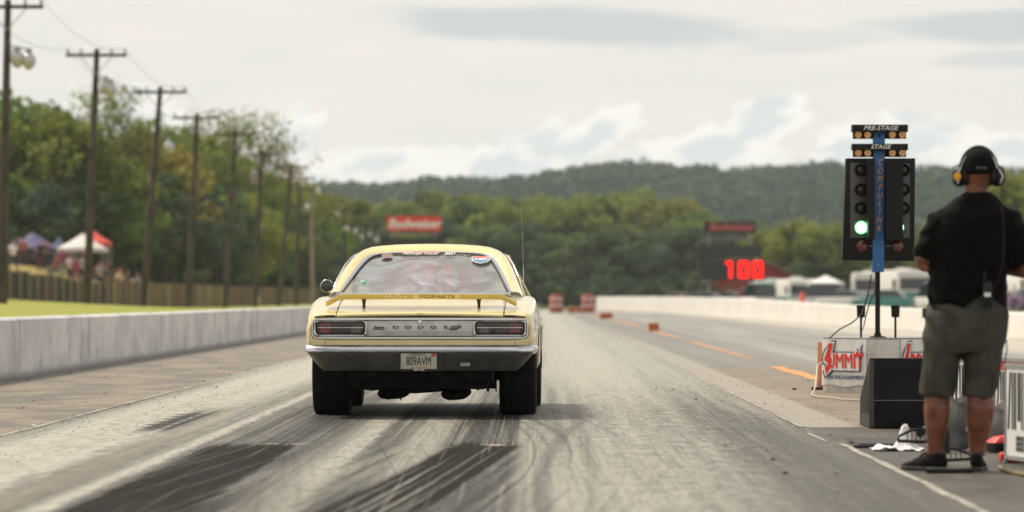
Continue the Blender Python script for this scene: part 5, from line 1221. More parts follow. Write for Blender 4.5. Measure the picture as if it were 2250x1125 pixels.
MB().prism([(txx(1931) - .012, zz(299)), (txx(1931), zz(305)), (txx(1931) + .012, zz(299)), (txx(1931), zz(293))], -.064, -.0605).build('diamond_badge', M['tree_blk'], tree_)
for i, ch in enumerate('COMPULINK'):
    py = 358 + i * 18.0; text('lettering', ch, .096, M['orange_txt'], tree_, (txx(1932.5 - i * .4), -.064, zz(py)), sx=.72, shear=.35, ext=.001, off=.0012)
for py0, py1, p2, wrd, sz in ((275, 290, 305, 'PRE-STAGE', .068), (317, 330, 345, 'STAGE', .064)):
    MB().prism([(-.14, zz(py0)), (.03, zz(py0)), (.06, zz(py1)), (-.15, zz(py1) - .004)], txx(1870.5), txx(1992.5), 'x').build('visor', M['tree_blk'], tree_)
    bx_ = MB().box(txx(1874), txx(1990), -.05, .05, zz(p2), zz(py1) + .004).build('lamp_box', M['tree_blk'], tree_)
    text('lettering', wrd, sz, M['txt'], tree_, (txx(1932), -.151, (zz(py0) + zz(py1)) / 2 - .002), (R(88), 0, 0), sx=1.08, shear=.3, ext=.001, off=.001)
    for px in (1884, 1904.5, 1959, 1980.5):
        MB().lathe([(.036, 0), (.036, .02), (.039, .045), (.033, .062), (.012, .076), (.002, .078)][::-1], (0, 0, 0), 'y', 18).build('stage_bulb', M['amber'], tree_, 60, (txx(px), -.125, zz((py1 + p2) / 2 - .5)))
hs = MB(); hs.prism([(txx(1850), zz(572)), (txx(2008), zz(574)), (txx(2010.5), zz(348)), (txx(1858.5), zz(348))], -.03, .12); hs.build('lamp_housing', M['tree_blk'], tree_, bevel=.006)
for a, b in ((1867.5, 1905), (1966, 1998)):
    MB().prism([(txx(a), zz(523)), (txx(b), zz(523)), (txx(b), zz(360)), (txx(a), zz(358))], -.038, -.031).build('lamp_plate', M['tree_grey'], tree_, bevel=.003)
def lamp(px, py, r_, m_, name='lamp', hood=True, parent=tree_):
    q = MB().lathe([(r_, 0), (r_ * .9, -.016), (r_ * .6, -.028), (.003, -.033)], (0, 0, 0), 'y', 26).build(name, m_, parent, 60, (txx(px), -.041, zz(py)))
    if hood: MB().lathe([(r_ + .008, .003), (r_ + .008, -.05), (r_ + .001, -.05), (r_ + .001, .003)], (0, 0, 0), 'y', 26).build('lamp_ring', M['tree_blk'], q, 40)
    return q
for side, x0 in ((0, 1890.5), (1, 1984)):
    for j, py in enumerate((374, 417, 458)): lamp(x0, py, .058, M['amber_off'], 'amber_lamp')
g_ = lamp(1891.5, 500, .064, M['green_on'], 'green_lamp', False); MB().lathe([(.0645, -.004), (.071, -.004), (.071, .004)], (0, 0, 0), 'y', 26).build('lamp_rim', M['green_edge'], g_, 40)
lamp(1971.5, 500, .064, M['green_on'], 'green_lamp', False)
for px in (1893, 1971.5): lamp(px, 541, .062, M['red_off'], 'red_lamp', False)
# baffles standing out between the two drivers' sides
MB().box(txx(1902.5), txx(1917), -.30, -.031, zz(527), zz(350)).build('side_baffle', M['tree_blk'], tree_)
MB().box(txx(1943.5), txx(1981), -.16, -.031, zz(527), zz(350)).build('side_baffle', M['tree_blk'], tree_)
for py in (541,):
    MB().tube([(txx(1908), -.04, zz(py)), (txx(1916), -.05, zz(py))], .004, 5).build('lamp_cable', M['grey'], tree_)
    MB().tube([(txx(1944), -.05, zz(py)), (txx(1960), -.04, zz(py))], .004, 5).build('lamp_cable', M['grey'], tree_)
for py in (585, 592): MB().lathe([(.008, 0), (.008, .03), (.002, .032)], (0, 0, 0), 'x', 8).build('bolt', M['chrome'], tree_, 60, (txx(1911), -.02, zz(py)))
MB().lathe([(.006, -.062), (.006, -.066), (.001, -.067)], (0, 0, 0), 'y', 10).build('bolt', M['argent'], tree_, 60, (txx(1929), 0, zz(583)))
MB().tube([(txx(1914), 0, zz(604)), (txx(1908), -.03, zz(640)), (txx(1899), -.06, zz(668)), (txx(1892), -.1, zz(690)), (txx(1870), -.2, zz(708)), (txx(1840), -.22, zz(724)), (txx(1820), -.2, zz(742))], .0075, 6).build('cable', M['black'], tree_, 60)
MB().tube([(txx(1924), .0, zz(635)), (txx(1912), -.05, zz(660)), (txx(1902), -.08, zz(690)), (txx(1897), -.1, zz(712)), (txx(1893), -.1, zz(726)), (txx(1889), -.1, zz(714)), (txx(1894), -.1, zz(692))], .006, 6).build('cable', M['black'], tree_, 60)
# two cup sensors on stalks
for px, lb in ((1891.5, 'black cup on a thin stalk left of the tree pole, cable looped round it'), (1967, 'black cup on a thin stalk right of the tree pole')):
    c_ = empty('beam_sensor', (gx(px, YT), YT, Z0), 0, lb, 'sensor', 'cup sensors on the white block')
    MB().tube([(0, 0, 0), (0, 0, zz(697))], .012, 8).build('stalk', M['tree_blk'], c_, 60)
    MB().lathe([(.036, zz(697)), (.042, zz(697)), (.048, zz(671)), (.044, zz(671)), (.034, zz(692))], (0, 0, 0), n=18).build('cup', M['tree_blk'], c_, 40)
# white concrete block with banners
M['block_white'] = wall_mat('block_white', (.72, .70, .66), (.62, .60, .56), (.30, .27, .23), .12, (.33, .28, .22), .5); M['banner'] = mat('banner_vinyl', (.80, .79, .76), .45, vary=.08, vs=5, bumps=.5, bs=6)
blk = empty('concrete_block', (gx(1808, 45.3), 45.3, 0), 0, 'white faceted concrete block that carries the starting tree', 'concrete block'); BX, BY = gx(1808, 45.3), 45.3
PA = [(0, 0), (gx(1905, 44.7) - BX, 44.7 - BY), (gx(2062, 45.1) - BX, 45.1 - BY), (gx(2085, 46.4) - BX, 1.1), (gx(1960, 47.4) - BX, 2.1), (gx(1840, 46.6) - BX, 1.3)]
mb = MB(); mb.rings([[(x * k + .55 * (1 - k), y * k + .6 * (1 - k), z) for x, y in PA] for z, k in ((0, 1.01), (.06, 1.0), (Z0 - .02, 1.0), (Z0, .985))]); mb.build('concrete_body', M['block_white'], blk)
MB().rings([[(x * 1.004, y - .004, Z0 - .012) for x, y in PA], [(x * 1.004, y - .004, Z0 + .001) for x, y in PA]]).build('top_cap', M['grey'], blk)
M['navy'] = mat('logo_navy', (.015, .04, .13), .5); M['logo_red'] = mat('logo_red', (.70, .035, .02), .45); M['logo_white'] = mat('logo_white', (.82, .81, .79), .45)
def banner(p0, p1, z0, z1, label, u0=0.0, scale=1.0, sag=True):
    """p0,p1 in block coords: vinyl hung on the face from p0 to p1"""
    a = Vector((p0[0] + BX, p0[1] + BY, 0)); b = Vector((p1[0] + BX, p1[1] + BY, 0)); d_ = (b - a); L = d_.length; ang = math.atan2(d_.y, d_.x)
    r_ = empty('banner', a, ang, label, 'banner', 'sponsor banners on the white block')
    rr = []; rn = random.Random(8)
    for i in range(15):
        z = z0 + (z1 - z0) * i / 14
        rr.append([(L * j / 18 , -.012 - .006 * math.sin(j * 1.3 + i * .5) * (1 if 0 < j < 18 else 0) - .010 * math.exp(-((j - 1 - i * .15) / 1.2) ** 2), z + (.012 * math.sin(j * .5) if i == 0 else 0)) for j in range(19)])
    MB().rings(rr, cap=False, wrap=False).build('vinyl_sheet', M['banner'], r_, 60)
    H = (z1 - z0); k = H / .58 * scale; kx = L / .46 if L > .7 and sag else k
    def lay(pts, y, m_, nm): MB().prism([(u0 + x * kx, z0 + z * k) for x, z in pts], y - .001, y, 'y').build(nm, m_, r_)
    S_ = [(.075, .555), (.155, .555), (.128, .40), (.135, .34), (.118, .235), (.075, .175), (.060, .12), (.030, .215), (.060, .27), (.022, .33), (.075, .455), (.058, .50)]
    S_ = [(.085, .53), (.132, .53), (.105, .40), (.105, .36), (.118, .33), (.112, .25), (.090, .20), (.060, .13), (.042, .22), (.072, .262), (.070, .285), (.040, .31), (.038, .345), (.062, .42)]
    def grow(pl, g, cx=.078, cz=.33): return [(x + g * (1 if x > cx else -1), z + g * (1.3 if z > cz else -1.6)) for x, z in pl]
    fr_ = [(.112, .178), (.405, .178), (.408, .30), (.436, .425), (.418, .425), (.438, .53), (.392, .46), (.372, .462), (.352, .425), (.112, .425)]
    lay(grow(S_, .026), -.026, M['navy'], 'logo_outline'); lay([(x, z) for x, z in fr_], -.0255, M['navy'], 'logo_outline')
    lay(grow(S_, .014), -.029, M['logo_white'], 'logo_ground'); lay([(.122, .192), (.394, .192), (.397, .30), (.42, .412), (.405, .412), (.418, .49), (.39, .445), (.365, .447), (.348, .412), (.122, .412)], -.0285, M['logo_white'], 'logo_ground')
    lay(S_, -.032, M['logo_red'], 'letter_s')
    e = text('logo_lettering', 'UMMIT', .205 * k, M['logo_red'], r_, (u0 + .254 * kx, -.033, z0 + .302 * k), sx=.58 * kx / k, ext=.001, off=.006 * k)
    for v_ in e.data.vertices: v_.co.y *= 1.28
    lay([(.346, .36), (.406, .36), (.412, .392), (.392, .40), (.400, .452), (.376, .43), (.366, .40), (.346, .392)], -.0345, M['logo_red'], 'letter_t_bar')
    e = text('lettering', 'RACING EQUIPMENT', .052 * k, M['navy'], r_, (u0 + .262 * kx, -.030, z0 + .105 * k), sx=.78 * kx / k, ext=.001, off=.0012)
    for v_ in e.data.vertices: v_.co.y *= 1.25
    return r_
banner(PA[0], PA[1], .075, Z0 - .015, 'white banner with red and navy racing logo, fully visible on the block')
PD = (PA[1][0] + (PA[2][0] - PA[1][0]) * .46, PA[1][1] + (PA[2][1] - PA[1][1]) * .46); PE = (PA[2][0], PA[2][1])
banner(PD, PE, .075, Z0 - .015, 'second racing logo banner, half hidden behind the black box', u0=.0, sag=False)
# orange marker, rope
om = empty('lane_marker', (gx(1803, 46.5), 46.5, 0), 0, 'narrow orange marker board standing behind the left edge of the block', 'marker')
MB().box(-.035, .10, -.02, .02, .0, .52).build('marker_board', mat('marker_orange', (.72, .30, .14), .6), om, bevel=.004); MB().box(-.10, .14, -.08, .08, 0, .03).build('base', M['black'], om)
MB_ = MB(); MB_.tube([(gx(1806, 45) , 45.0, Z0 * .55), (gx(1798, 44.8), 44.9, .3), (gx(1790, 44.5), 44.5, .06), (gx(1783, 43.5), 43.5, .012), (gx(1800, 42.6), 42.8, .012), (gx(1835, 42.3), 42.2, .012), (gx(1850, 41.6), 41.6, .012), (gx(1890, 41.3), 41.3, .012), (gx(1930, 41.2), 41.2, .012)], .008, 6)
tag(MB_.build('rope', mat('rope', (.55, .50, .42), .9), None, 60), 'pale rope lying on the dirt in front of the white block', 'rope')

# ================================================================== BLACK SPEAKER BOX
SX0, SY = gx(1912, 32.7), 32.7
sp_ = empty('speaker_box', (SX0, SY, 0), 0, 'large black wedge shaped box standing on the apron left of the worker', 'speaker box')
W_ = .50; Hs = gz(787, 32.7)
side = [(0, .006), (1.02, .006), (1.06, .215), (.06, Hs), (0, Hs)]
side = [(0, .006), (1.05, .006), (1.05, .22), (.10, Hs), (0, Hs)]
MB().prism(side, 0, W_, 'x').build('cabinet', mat('box_black', (.014, .014, .0135), .7, spec=.2, vary=.35, vs=6, bumps=.2, bs=30), sp_, bevel=.006)
MB().box(-.003, W_ + .003, -.004, -.001, .215, .219).build('seam', M['grey'], sp_)
MB().prism([(.02, .002), (1.03, .002), (1.03, .09), (.02, .12)], -.004, -.001, 'x').build('side_port', M['black'], sp_)
for x in (.015, W_ - .015): MB().box(x - .012, x + .012, -.006, 0, .01, Hs - .01).build('corner_strip', mat('worn_edge', (.06, .06, .06), .5), sp_)
for x in (.10, .4): MB().box(x - .03, x + .03, .02, .1, 0, .006).build('foot', M['black'], sp_)

# ================================================================== RIBBED MAT, RAG, RAKES
mt_ = empty('ribbed_mat', (gx(1907, 29.2), 29.15, 0), 0, 'black ribbed rubber mat on the apron left of the worker', 'mat')
mx0, mx1 = gx(1857, 29.2) - gx(1907, 29.2), gx(1990, 29.2) - gx(1907, 29.2)
MB().prism([(mx0, -.72), (mx1, -.70), (mx1 - .0, .66), (mx0 + .10, .68)], .004, .020, 'z').build('mat_sheet', M['black'], mt_)
nrib = 14; me = MB().box(-.008, .008, -.66, .62, .0205, .030).mesh('rib', mat('rib_rubber', (.05, .05, .048), .5))
for i in range(nrib): link('rib', me, mt_, (mx0 + .05 + (mx1 - mx0 - .08) * i / nrib, 0, 0))
rg_ = MB(); rn = np.random.default_rng(6); gN = 26; rws = []
hx_, hy_ = gx(1972, 28.0), 28.0
for i in range(gN):
    row = []
    for j in range(gN):
        u, v_ = (i / (gN - 1) - .5), (j / (gN - 1) - .5)
        hh = .17 * math.exp(-((u - .16) / .14) ** 2 - ((v_) / .22) ** 2) + .02 * math.exp(-((u + .3) / .12) ** 2) + .014 * math.sin(u * 26 + v_ * 7) * math.cos(v_ * 17 + u * 5) * (1 - abs(u)) + .012
        row.append((hx_ + u * .31 + .02 * math.sin(v_ * 9), hy_ + v_ * .34 + .02 * math.sin(u * 11), max(.005, hh)))
    rws.append(row)
rg_.rings(rws, cap=False, wrap=False); o = rg_.build('rag', mat('rag_cloth', (.74, .72, .74), .9, vary=.1, bumps=.4, bs=30), None, 70)
sl = o.modifiers.new('s', 'SOLIDIFY'); sl.thickness = .004; apply_mods(o); tag(o, 'crumpled white rag draped over the rake head at the worker\'s feet', 'rag')
M['plastic'] = mat('black_plastic', (.011, .012, .012), .45, spec=.35, vary=.2); M['green_h'] = mat('green_handle', (.03, .13, .055), .4)
def rake(x, y, rz, hl, label, tilt=(0, 0, 1), upright=True):
    r_ = empty('floor_rake', (x, y, 0), rz, label, 'rake', 'rakes at the worker\'s feet')
    z = .045 if upright else .10
    MB().tube([(-.26, .0, z), (-.24, 0, z + .035), (-.10, 0, z + .075), (.10, 0, z + .075), (.24, 0, z + .035), (.26, 0, z)], .011, 8).build('head_frame', M['plastic'], r_, 60)
    MB().tube([(-.26, 0, z), (0, -.01, z - .01), (.26, 0, z)], .012, 8).build('head_bar', M['plastic'], r_, 60)
    me = MB().tube([(0, 0, 0), (0, -.012, -.028)], [.006, .003], 5).mesh('tine', M['plastic'])
    for i in range(13): link('tine', me, r_, (-.24 + .04 * i, 0, z))
    me2 = MB().tube([(0, 0, z), (0, 0, z + .055)], .005, 5).mesh('strut', M['plastic'])
    for i in range(7): link('strut', me2, r_, (-.15 + .05 * i, 0, 0))
    t_ = Vector(tilt).normalized(); b0 = Vector((0, 0, z + .06))
    MB().tube([b0 - t_ * .02, b0 + t_ * .16], [.042, .034], 10).build('socket', M['plastic'], r_, 60)
    MB().tube([b0 + t_ * .14, b0 + t_ * hl], .027, 10).build('handle', M['green_h'], r_, 60)
    r_.scale = (.62, .62, .8) if upright else (.62, .62, .9)
    return r_
rake(gx(2077, 25.6), 25.6, .15, 1.0, 'upright rake with dark green handle between the worker\'s legs', (.06, .05, 1))
rake(gx(2022, 27.3), 27.3, .35, .45, 'black rake head lying tilted under the white rag', (.55, .85, .02), False)
ft = MB().prism([(-.14, -.16), (.14, -.13), (.11, .10), (-.10, .06)], .003, .028, 'z'); o = ft.build('rubber_pad', M['plastic'], None, None, (gx(2085, 24.4), 24.5, 0), bevel=.005); tag(o, 'flat black rubber pad between the worker\'s shoes', 'pad')

# ================================================================== SPONSOR BARRIERS AT THE RIGHT EDGE
M['bar_blk'] = mat('print_black', (.02, .02, .02), .5); M['gold'] = mat('emblem_gold', (.62, .40, .05), .4)
def barrier_panel(px0, px1, Y0, Y1, py_top, py_bot, label, red=False, words=True, lean=0):
    """panel whose near end is px1,Y1 and far end px0,Y0"""
    a = Vector((gx(px0, Y0), Y0, 0)); b = Vector((gx(px1, Y1), Y1, 0)); d_ = b - a; L = d_.length; ang = math.atan2(d_.y, d_.x)
    r_ = empty('banner_stand', a, ang, label, 'banner stand', 'printed banner stands by the worker'); z1 = gz(py_top, Y0); z0 = max(.05, gz(py_bot, Y0))
    MB().box(0, L, -.006, .006, z0, z1).build('panel', M['logo_white'], r_)
    fr = MB()
    for q in ((0, L, z1, z1 + .025), (0, L, z0 - .025, z0)): fr.box(q[0], q[1], -.014, .014, q[2], q[3])
    for q in ((-.02, 0), (L, L + .02)): fr.box(q[0], q[1], -.014, .014, z0 - .025, z1 + .025)
    fr.build('frame', M['grey'], r_)
    if red: MB().box(.02, L * .98, -.009, -.0065, z1 - .06, z1 - .002).build('red_band', M['red'], r_)
    # tall condensed print: slanted stroke then bars
    H_ = z1 - z0; zb, zt = z0 + H_ * .30, z1 - (.07 if red else .03); n_ = max(3, int(L / .095)); i = 0; x = .04
    MB().prism([(x, zb), (x + .035, zb), (x + .075, zt), (x + .05, zt)], -.010, -.0065, 'y').build('print_stroke', M['bar_blk'], r_); x += .10
    while x < L - .04:
        w_ = .022 + .018 * ((i * 7) % 3); MB().box(x, min(x + w_, L - .01), -.010, -.0065, zb + (H_ * .1 if i % 4 == 2 else 0), zt).build('print_stroke', M['bar_blk'], r_); x += w_ + .03 + .012 * ((i * 5) % 2); i += 1
    if words:
        for k_, wd in enumerate(('CHEVROLET', 'CHEVROLET', 'CHEVROLET')): text('lettering', wd, .040, M['bar_blk'], r_, (L * .36, -.008, z0 + H_ * (.20 - k_ * .06)), sx=.9, ext=.0005, off=.0008)
        MB().prism([(L * .76, z0 + .07), (L * .80, z0 + .07), (L * .80, z0 + .05), (L * .90, z0 + .05), (L * .90, z0 + .09), (L * .86, z0 + .09), (L * .86, z0 + .12), (L * .76, z0 + .12)], -.0095, -.0065, 'y').build('gold_emblem', M['gold'], r_)
    for x in (.04, L - .04): MB().tube([(x, .01, z1 - .03), (x, .22, 0)], .012, 6).build('leg', M['grey'], r_); MB().tube([(x, 0, z0), (x, -.03, 0)], .012, 6).build('leg', M['grey'], r_)
    return r_
barrier_panel(2212, 2300, 25.9, 25.0, 806, 1008, 'nearest white printed stand cut by the right edge, with small black word and gold emblem')
barrier_panel(2096, 2210, 31.5, 30.4, 792, 930, 'white banner stand with black bars seen between the worker\'s legs and beyond', words=False)
barrier_panel(2188, 2330, 28.6, 27.0, 792, 960, 'white banner stand with red top band behind the nearest stand', red=True, words=False)
# black flight case behind the leg, grey sack, red and grey tub
cs_ = empty('equipment_case', (gx(2158, 29.4), 29.6, 0), .2, 'black equipment case behind the worker\'s right leg', 'case')
MB().box(0, .20, 0, .4, .02, gz(800, 29.6)).build('case_body', M['plastic'], cs_, bevel=.012); MB().box(-.004, .204, -.006, .02, .30, .32).build('case_edge', M['grey'], cs_); MB().box(.07, .14, -.02, 0, .22, .26).build('handle', M['grey'], cs_)
sk_ = MB(); rws = []
for i in range(12):
    t_ = i / 11; rad = .16 * (1 - t_ ** 2.2 * .75); rws.append([(rad * math.cos(a) * (1 + .16 * math.sin(a * 5 + i * 1.1)) + .03 * math.sin(i * .9), rad * .8 * math.sin(a) * (1 + .16 * math.cos(a * 4 + i * .9)), .005 + .33 * t_ * (1 + .12 * math.sin(a * 2 + 1))) for a in np.linspace(0, 2 * math.pi, 25)[:-1]])
sk_.rings(rws); o = sk_.build('grey_sack', mat('sack', (.09, .09, .08), .5, vary=.3, vs=9), None, 60, (gx(2105, 28.4), 28.4, 0)); tag(o, 'limp grey plastic sack between the worker\'s calves', 'sack')
o = MB().rings([[(p[0] * 1.15, p[1], p[2] * .9) for p in r__] for r__ in rws]).build('grey_sack', mat('sack_b', (.15, .145, .13), .5, vary=.3, vs=9), None, 60, (gx(2192, 28.0), 28.0, 0)); tag(o, 'larger grey sack leaning beside the worker\'s right calf', 'sack')
tb2 = empty('plastic_tub', (gx(2205, 27.6), 27.6, 0), .3, 'red and dark grey tub on the ground right of the worker\'s right shoe', 'tub')
MB().rings([[(-.15, -.13, .005), (.15, -.13, .005), (.15, .13, .005), (-.15, .13, .005)], [(-.19, -.16, .13), (.19, -.16, .13), (.19, .16, .13), (-.19, .16, .13)]]).build('tub_body', M['plastic'], tb2, bevel=.01)
MB().rings([[(-.195, -.165, .13), (.195, -.165, .13), (.195, .165, .13), (-.195, .165, .13)], [(-.10, -.10, .21), (.16, -.10, .25), (.16, .10, .25), (-.10, .10, .21)]]).build('red_lid', M['red'], tb2, bevel=.015)
rb = MB().box(-.10, .12, -.08, .08, .004, .06).build('red_chock', M['red'], None, None, (gx(2236, 25.9), 26.0, 0), bevel=.012); tag(rb, 'red wheel chock on the ground under the printed stand', 'chock')
hs_ = MB().tube([(gx(2195, 25), 25.0, .012), (gx(2205, 24.6), 24.7, .012), (gx(2220, 24.2), 24.3, .012), (gx(2250, 23.9), 23.9, .012), (gx(2300, 23.5), 23.5, .012)], .011, 8).build('yellow_hose', mat('hose', (.22, .16, .07), .5), None, 60); tag(hs_, 'yellowish hose on the ground at the bottom right edge', 'hose')
for i, (px, Y, s_, lb) in enumerate(((1745, 46.5, .02, 'small dark stone beside the island line'), (1725, 24.3, .012, 'dark lump of rubber in the near right foreground'), (75, 33.2, .014, 'single pale pebble on the left shoulder'))):
    o = MB().sphere((0, 0, s_ * .5), (s_ * 1.4, s_, s_ * .6), 9, 6).build('stone', M['white_paint'] if i == 2 else M['plastic'], None, 30, (gx(px, Y), Y, 0)); tag(o, lb, 'stone')
tb2.scale = (.55, .55, .50)
# loose grit on shoulders
rn = np.random.default_rng(12); vs, fs = [], []
for i in range(1500):
    if i % 3: x = rn.uniform(-6.2, -2.9); y = rn.uniform(21, 70)
    else: x = rn.uniform(1.2, 4.2); y = rn.uniform(21, 60)
    s_ = rn.uniform(.003, .009) * (1 + (rn.uniform() > .96) * 1.2); b_ = len(vs)
    vs += [(x - s_, y, .001), (x + s_, y - s_, .001), (x, y + s_, .001), (x + s_ * .2, y, s_ * 1.1)]; fs += [(b_, b_ + 1, b_ + 3), (b_ + 1, b_ + 2, b_ + 3), (b_ + 2, b_, b_ + 3)]
me = bpy.data.meshes.new('grit'); me.from_pydata(vs, [], fs); me.materials.append(mat('grit', (.085, .07, .055), .9)); tag(link('grit', me), 'fine dark grit scattered on the shoulders', kind='stuff')

# ================================================================== THE WORKER
WX, WY = gx(2125, 24.7), 24.7
man = empty('person', (WX, WY, 0), 0, 'stocky worker seen from behind in black shirt, olive grey shorts and ear defenders', 'person')
def remesh(mb, name, m_, parent, vox, sm=2, bump_=None):
    o = mb.build(name, m_, parent); r_ = o.modifiers.new('r', 'REMESH'); r_.mode = 'VOXEL'; r_.voxel_size = vox
    s_ = o.modifiers.new('s', 'SMOOTH'); s_.factor = .6; s_.iterations = sm
    me = apply_mods(o)
    if bump_:
        me.calc_loop_triangles() if hasattr(me, 'calc_loop_triangles') else None
        nv = [v_.normal.copy() for v_ in me.vertices]
        for v_, n_ in zip(me.vertices, nv): v_.co += n_ * bump_(v_.co)
    me.polygons.foreach_set('use_smooth', [True] * len(me.polygons)); return o
def limb(mb, pts, rs_, n=14): return mb.tube(pts, rs_, n)
b = MB()
# legs: hip, knee, calf, ankle
LL = [(-.10, .0, .90), (-.150, -.01, .62), (-.178, .0, .46), (-.176, -.012, .36), (-.178, -.005, .27), (-.186, 0, .17), (-.192, .005, .09)]
LR = [(.10, .0, .90), (.085, -.01, .62), (.072, .0, .46), (.072, -.014, .36), (.066, -.008, .27), (.058, 0, .17), (.054, .005, .09)]
RAD = [.10, .085, .068, .078, .070, .049, .043]
b.tube(LL, RAD, 16); b.tube(LR, [r_ * 1.08 for r_ in RAD], 16)
b.ell([(.80, 0, 0, .17, .12), (.92, 0, 0, .20, .145), (1.1, .0, .0, .20, .15), (1.3, 0, 0, .205, .14), (1.42, .02, 0, .20, .12), (1.50, .035, 0, .16, .10), (1.56, .05, .0, .10, .08), (1.60, .045, .012, .068, .072), (1.68, .062, .02, .066, .075)], 24)
b.ell([(1.615, .068, .045, .05, .06), (1.66, .066, .03, .072, .092), (1.70, .066, .02, .080, .100), (1.76, .066, .015, .083, .104), (1.82, .066, .012, .072, .09), (1.855, .066, .012, .03, .04)], 24)
b.sphere((.066, .125, 1.705), (.014, .02, .02), 8, 6)
for s_ in (-1, 1): b.sphere((.066 + s_ * .082, .0, 1.715), (.012, .02, .032), 8, 6)
SHL, SHR = Vector((-.155, 0, 1.46)), Vector((.235, 0, 1.47)); ELL, ELR = Vector((-.250, -.01, 1.205)), Vector((.350, -.03, 1.165)); WRL, WRR = Vector((-.10, .26, 1.20)), Vector((.12, .26, 1.20))
b.tube([SHL, SHL.lerp(ELL, .5), ELL], [.07, .058, .050], 14); b.tube([ELL + Vector((0, -.005, -.005)), ELL.lerp(WRL, .35), WRL], [.050, .048, .030], 14)
b.tube([SHR, SHR.lerp(ELR, .5), ELR], [.07, .060, .053], 14); b.tube([ELR + Vector((0, -.005, -.005)), ELR.lerp(WRR, .35), WRR], [.053, .050, .030], 14)
# hands holding a small controller in front of the belly
for W0, s_ in ((WRL, 1), (WRR, -1)):
    dirn = Vector((s_ * .35, .9, .1)).normalized(); pal = W0 + dirn * .055
    b.tube([W0, W0 + dirn * .03, pal, W0 + dirn * .085], [(.028, .022), (.036, .02), (.042, .017), (.038, .014)], 12)
    up = Vector((0, 0, 1)); sd_ = dirn.cross(up).normalized()
    for i_, ln in enumerate((.068, .078, .072, .056)):
        p0 = W0 + dirn * .075 + up * (.027 - i_ * .018); p1 = p0 + dirn * ln * .5; p2 = p1 + (dirn * .4 + Vector((s_ * .9, 0, 0))).normalized() * ln * .35; p3 = p2 + (Vector((s_, -.5, 0))).normalized() * ln * .3
        b.tube([p0, p1, p2, p3], [.0095, .0088, .0082, .007], 8)
    q0 = W0 + dirn * .03 + up * .028; b.tube([q0, q0 + (dirn * .5 + up * .6 + Vector((s_ * .3, 0, 0))).normalized() * .035, q0 + (dirn * .9 + up * .5 + Vector((s_ * .5, 0, 0))).normalized() * .065], [.012, .010, .008], 8)
M['man_skin'] = mat('sunburnt_skin', (.21, .072, .040), .5, vary=.35, vs=14)
remesh(b, 'body', M['man_skin'], man, .0075, 2)
pad = MB().box(-.085, .085, .335, .375, 1.15, 1.27).build('controller', M['plastic'], None, bevel=.008); pad.location = (WX + .01, WY, 0); tag(pad, 'small black controller box held in the worker\'s hands', 'controller')
# T-shirt
t_ = MB()
t_.ell([(1.612, .064, -.01, .074, .080), (1.595, .064, -.008, .092, .088), (1.57, .054, -.005, .135, .10), (1.53, .045, 0, .185, .12), (1.48, .036, 0, .215, .138), (1.42, .022, 0, .228, .148), (1.33, .010, 0, .236, .158), (1.22, .0, 0, .232, .165), (1.08, .0, 0, .228, .172), (.98, .0, 0, .232, .178), (.93, .0, 0, .236, .180)], 32)
t_.tube([SHL + Vector((.05, 0, .015)), SHL + Vector((.0, 0, -.015)), SHL.lerp(ELL, .55), SHL.lerp(ELL, .93)], [.06, .078, .078, .082], 18)
t_.tube([SHR + Vector((-.05, 0, .015)), SHR + Vector((.0, 0, -.015)), SHR.lerp(ELR, .55), SHR.lerp(ELR, .90)], [.06, .080, .084, .088], 18)
def fold(c):
    n1 = mnoise.noise(Vector((c.x * 9, c.y * 9, c.z * 5))); n2 = mnoise.noise(Vector((c.x * 22 + c.z * 9, c.y * 20, c.z * 16)))
    low = max(0, min(1, (1.25 - c.z) / .3)); d_ = .011 * n1 + .006 * n2
    d_ += low * .014 * math.sin((c.z * 42 + c.x * 20 + 3 * n1)) * max(0, min(1, (-c.x + .12) / .2))
    arm = max(0, min(1, (abs(c.x - .02) - .2) / .05)); d_ += arm * .004 * math.sin(c.z * 60 + c.y * 20)
    return d_
shirt = remesh(t_, 'shirt', mat('black_cotton', (.0055, .0052, .0048), .9, spec=.08, vary=.3, vs=5, sheen=.04), man, .009, 3, fold)
# hem: cut higher at the back right where it rides over the radio
me = shirt.data
for v_ in me.vertices:
    if v_.co.z < 1.06:
        hem = .90 + .135 * math.exp(-((v_.co.x - .085) / .115) ** 2) * (1 if v_.co.y < .02 else .2)
        if v_.co.z < hem: v_.co.z = hem + (v_.co.z - hem) * .08
# shorts
sh = MB()
sh.ell([(1.065, .0, 0, .200, .155), (1.02, .0, 0, .210, .160), (.98, .0, 0, .222, .168), (.90, -.005, 0, .243, .182), (.82, -.012, 0, .246, .180), (.74, -.018, 0, .240, .165), (.68, -.02, 0, .225, .14)], 32)
sh.tube([(-.130, 0, .80), (-.148, -.003, .68), (-.165, 0, .56), (-.174, .002, .435)], [(.118, .132), (.112, .120), (.106, .112), (.103, .108)], 22)
sh.tube([(.098, 0, .80), (.090, -.003, .68), (.078, 0, .56), (.064, .002, .425)], [(.126, .132), (.118, .122), (.104, .112), (.094, .104)], 22)
def foldp(c):
    n1 = mnoise.noise(Vector((c.x * 8, c.y * 8, c.z * 4 + 5))); leg = 1 if c.z < .7 else .5
    d_ = .007 * n1 + .004 * mnoise.noise(Vector((c.x * 24, c.y * 20, c.z * 9)))
    d_ += leg * .007 * math.sin(c.x * 55 + c.z * 9 + 3 * n1) * max(0, min(1, (.8 - c.z) / .25)); d_ += .007 * math.sin(c.z * 34 + c.x * 46) * max(0, min(1, (c.z - .70) / .1)) * max(0, min(1, (-c.x - .02) / .12)) 
    return d_
remesh(sh, 'shorts', mat('olive_grey_cotton', (.082, .078, .066), .9, spec=.1, vary=.25, vs=6, bumps=.2, bs=120), man, .009, 3, foldp)
MB().tube([(.21, -.13, .76), (.215, -.12, .70), (.20, -.125, .62)], .004, 5).build('pocket_seam', M['black'], man)
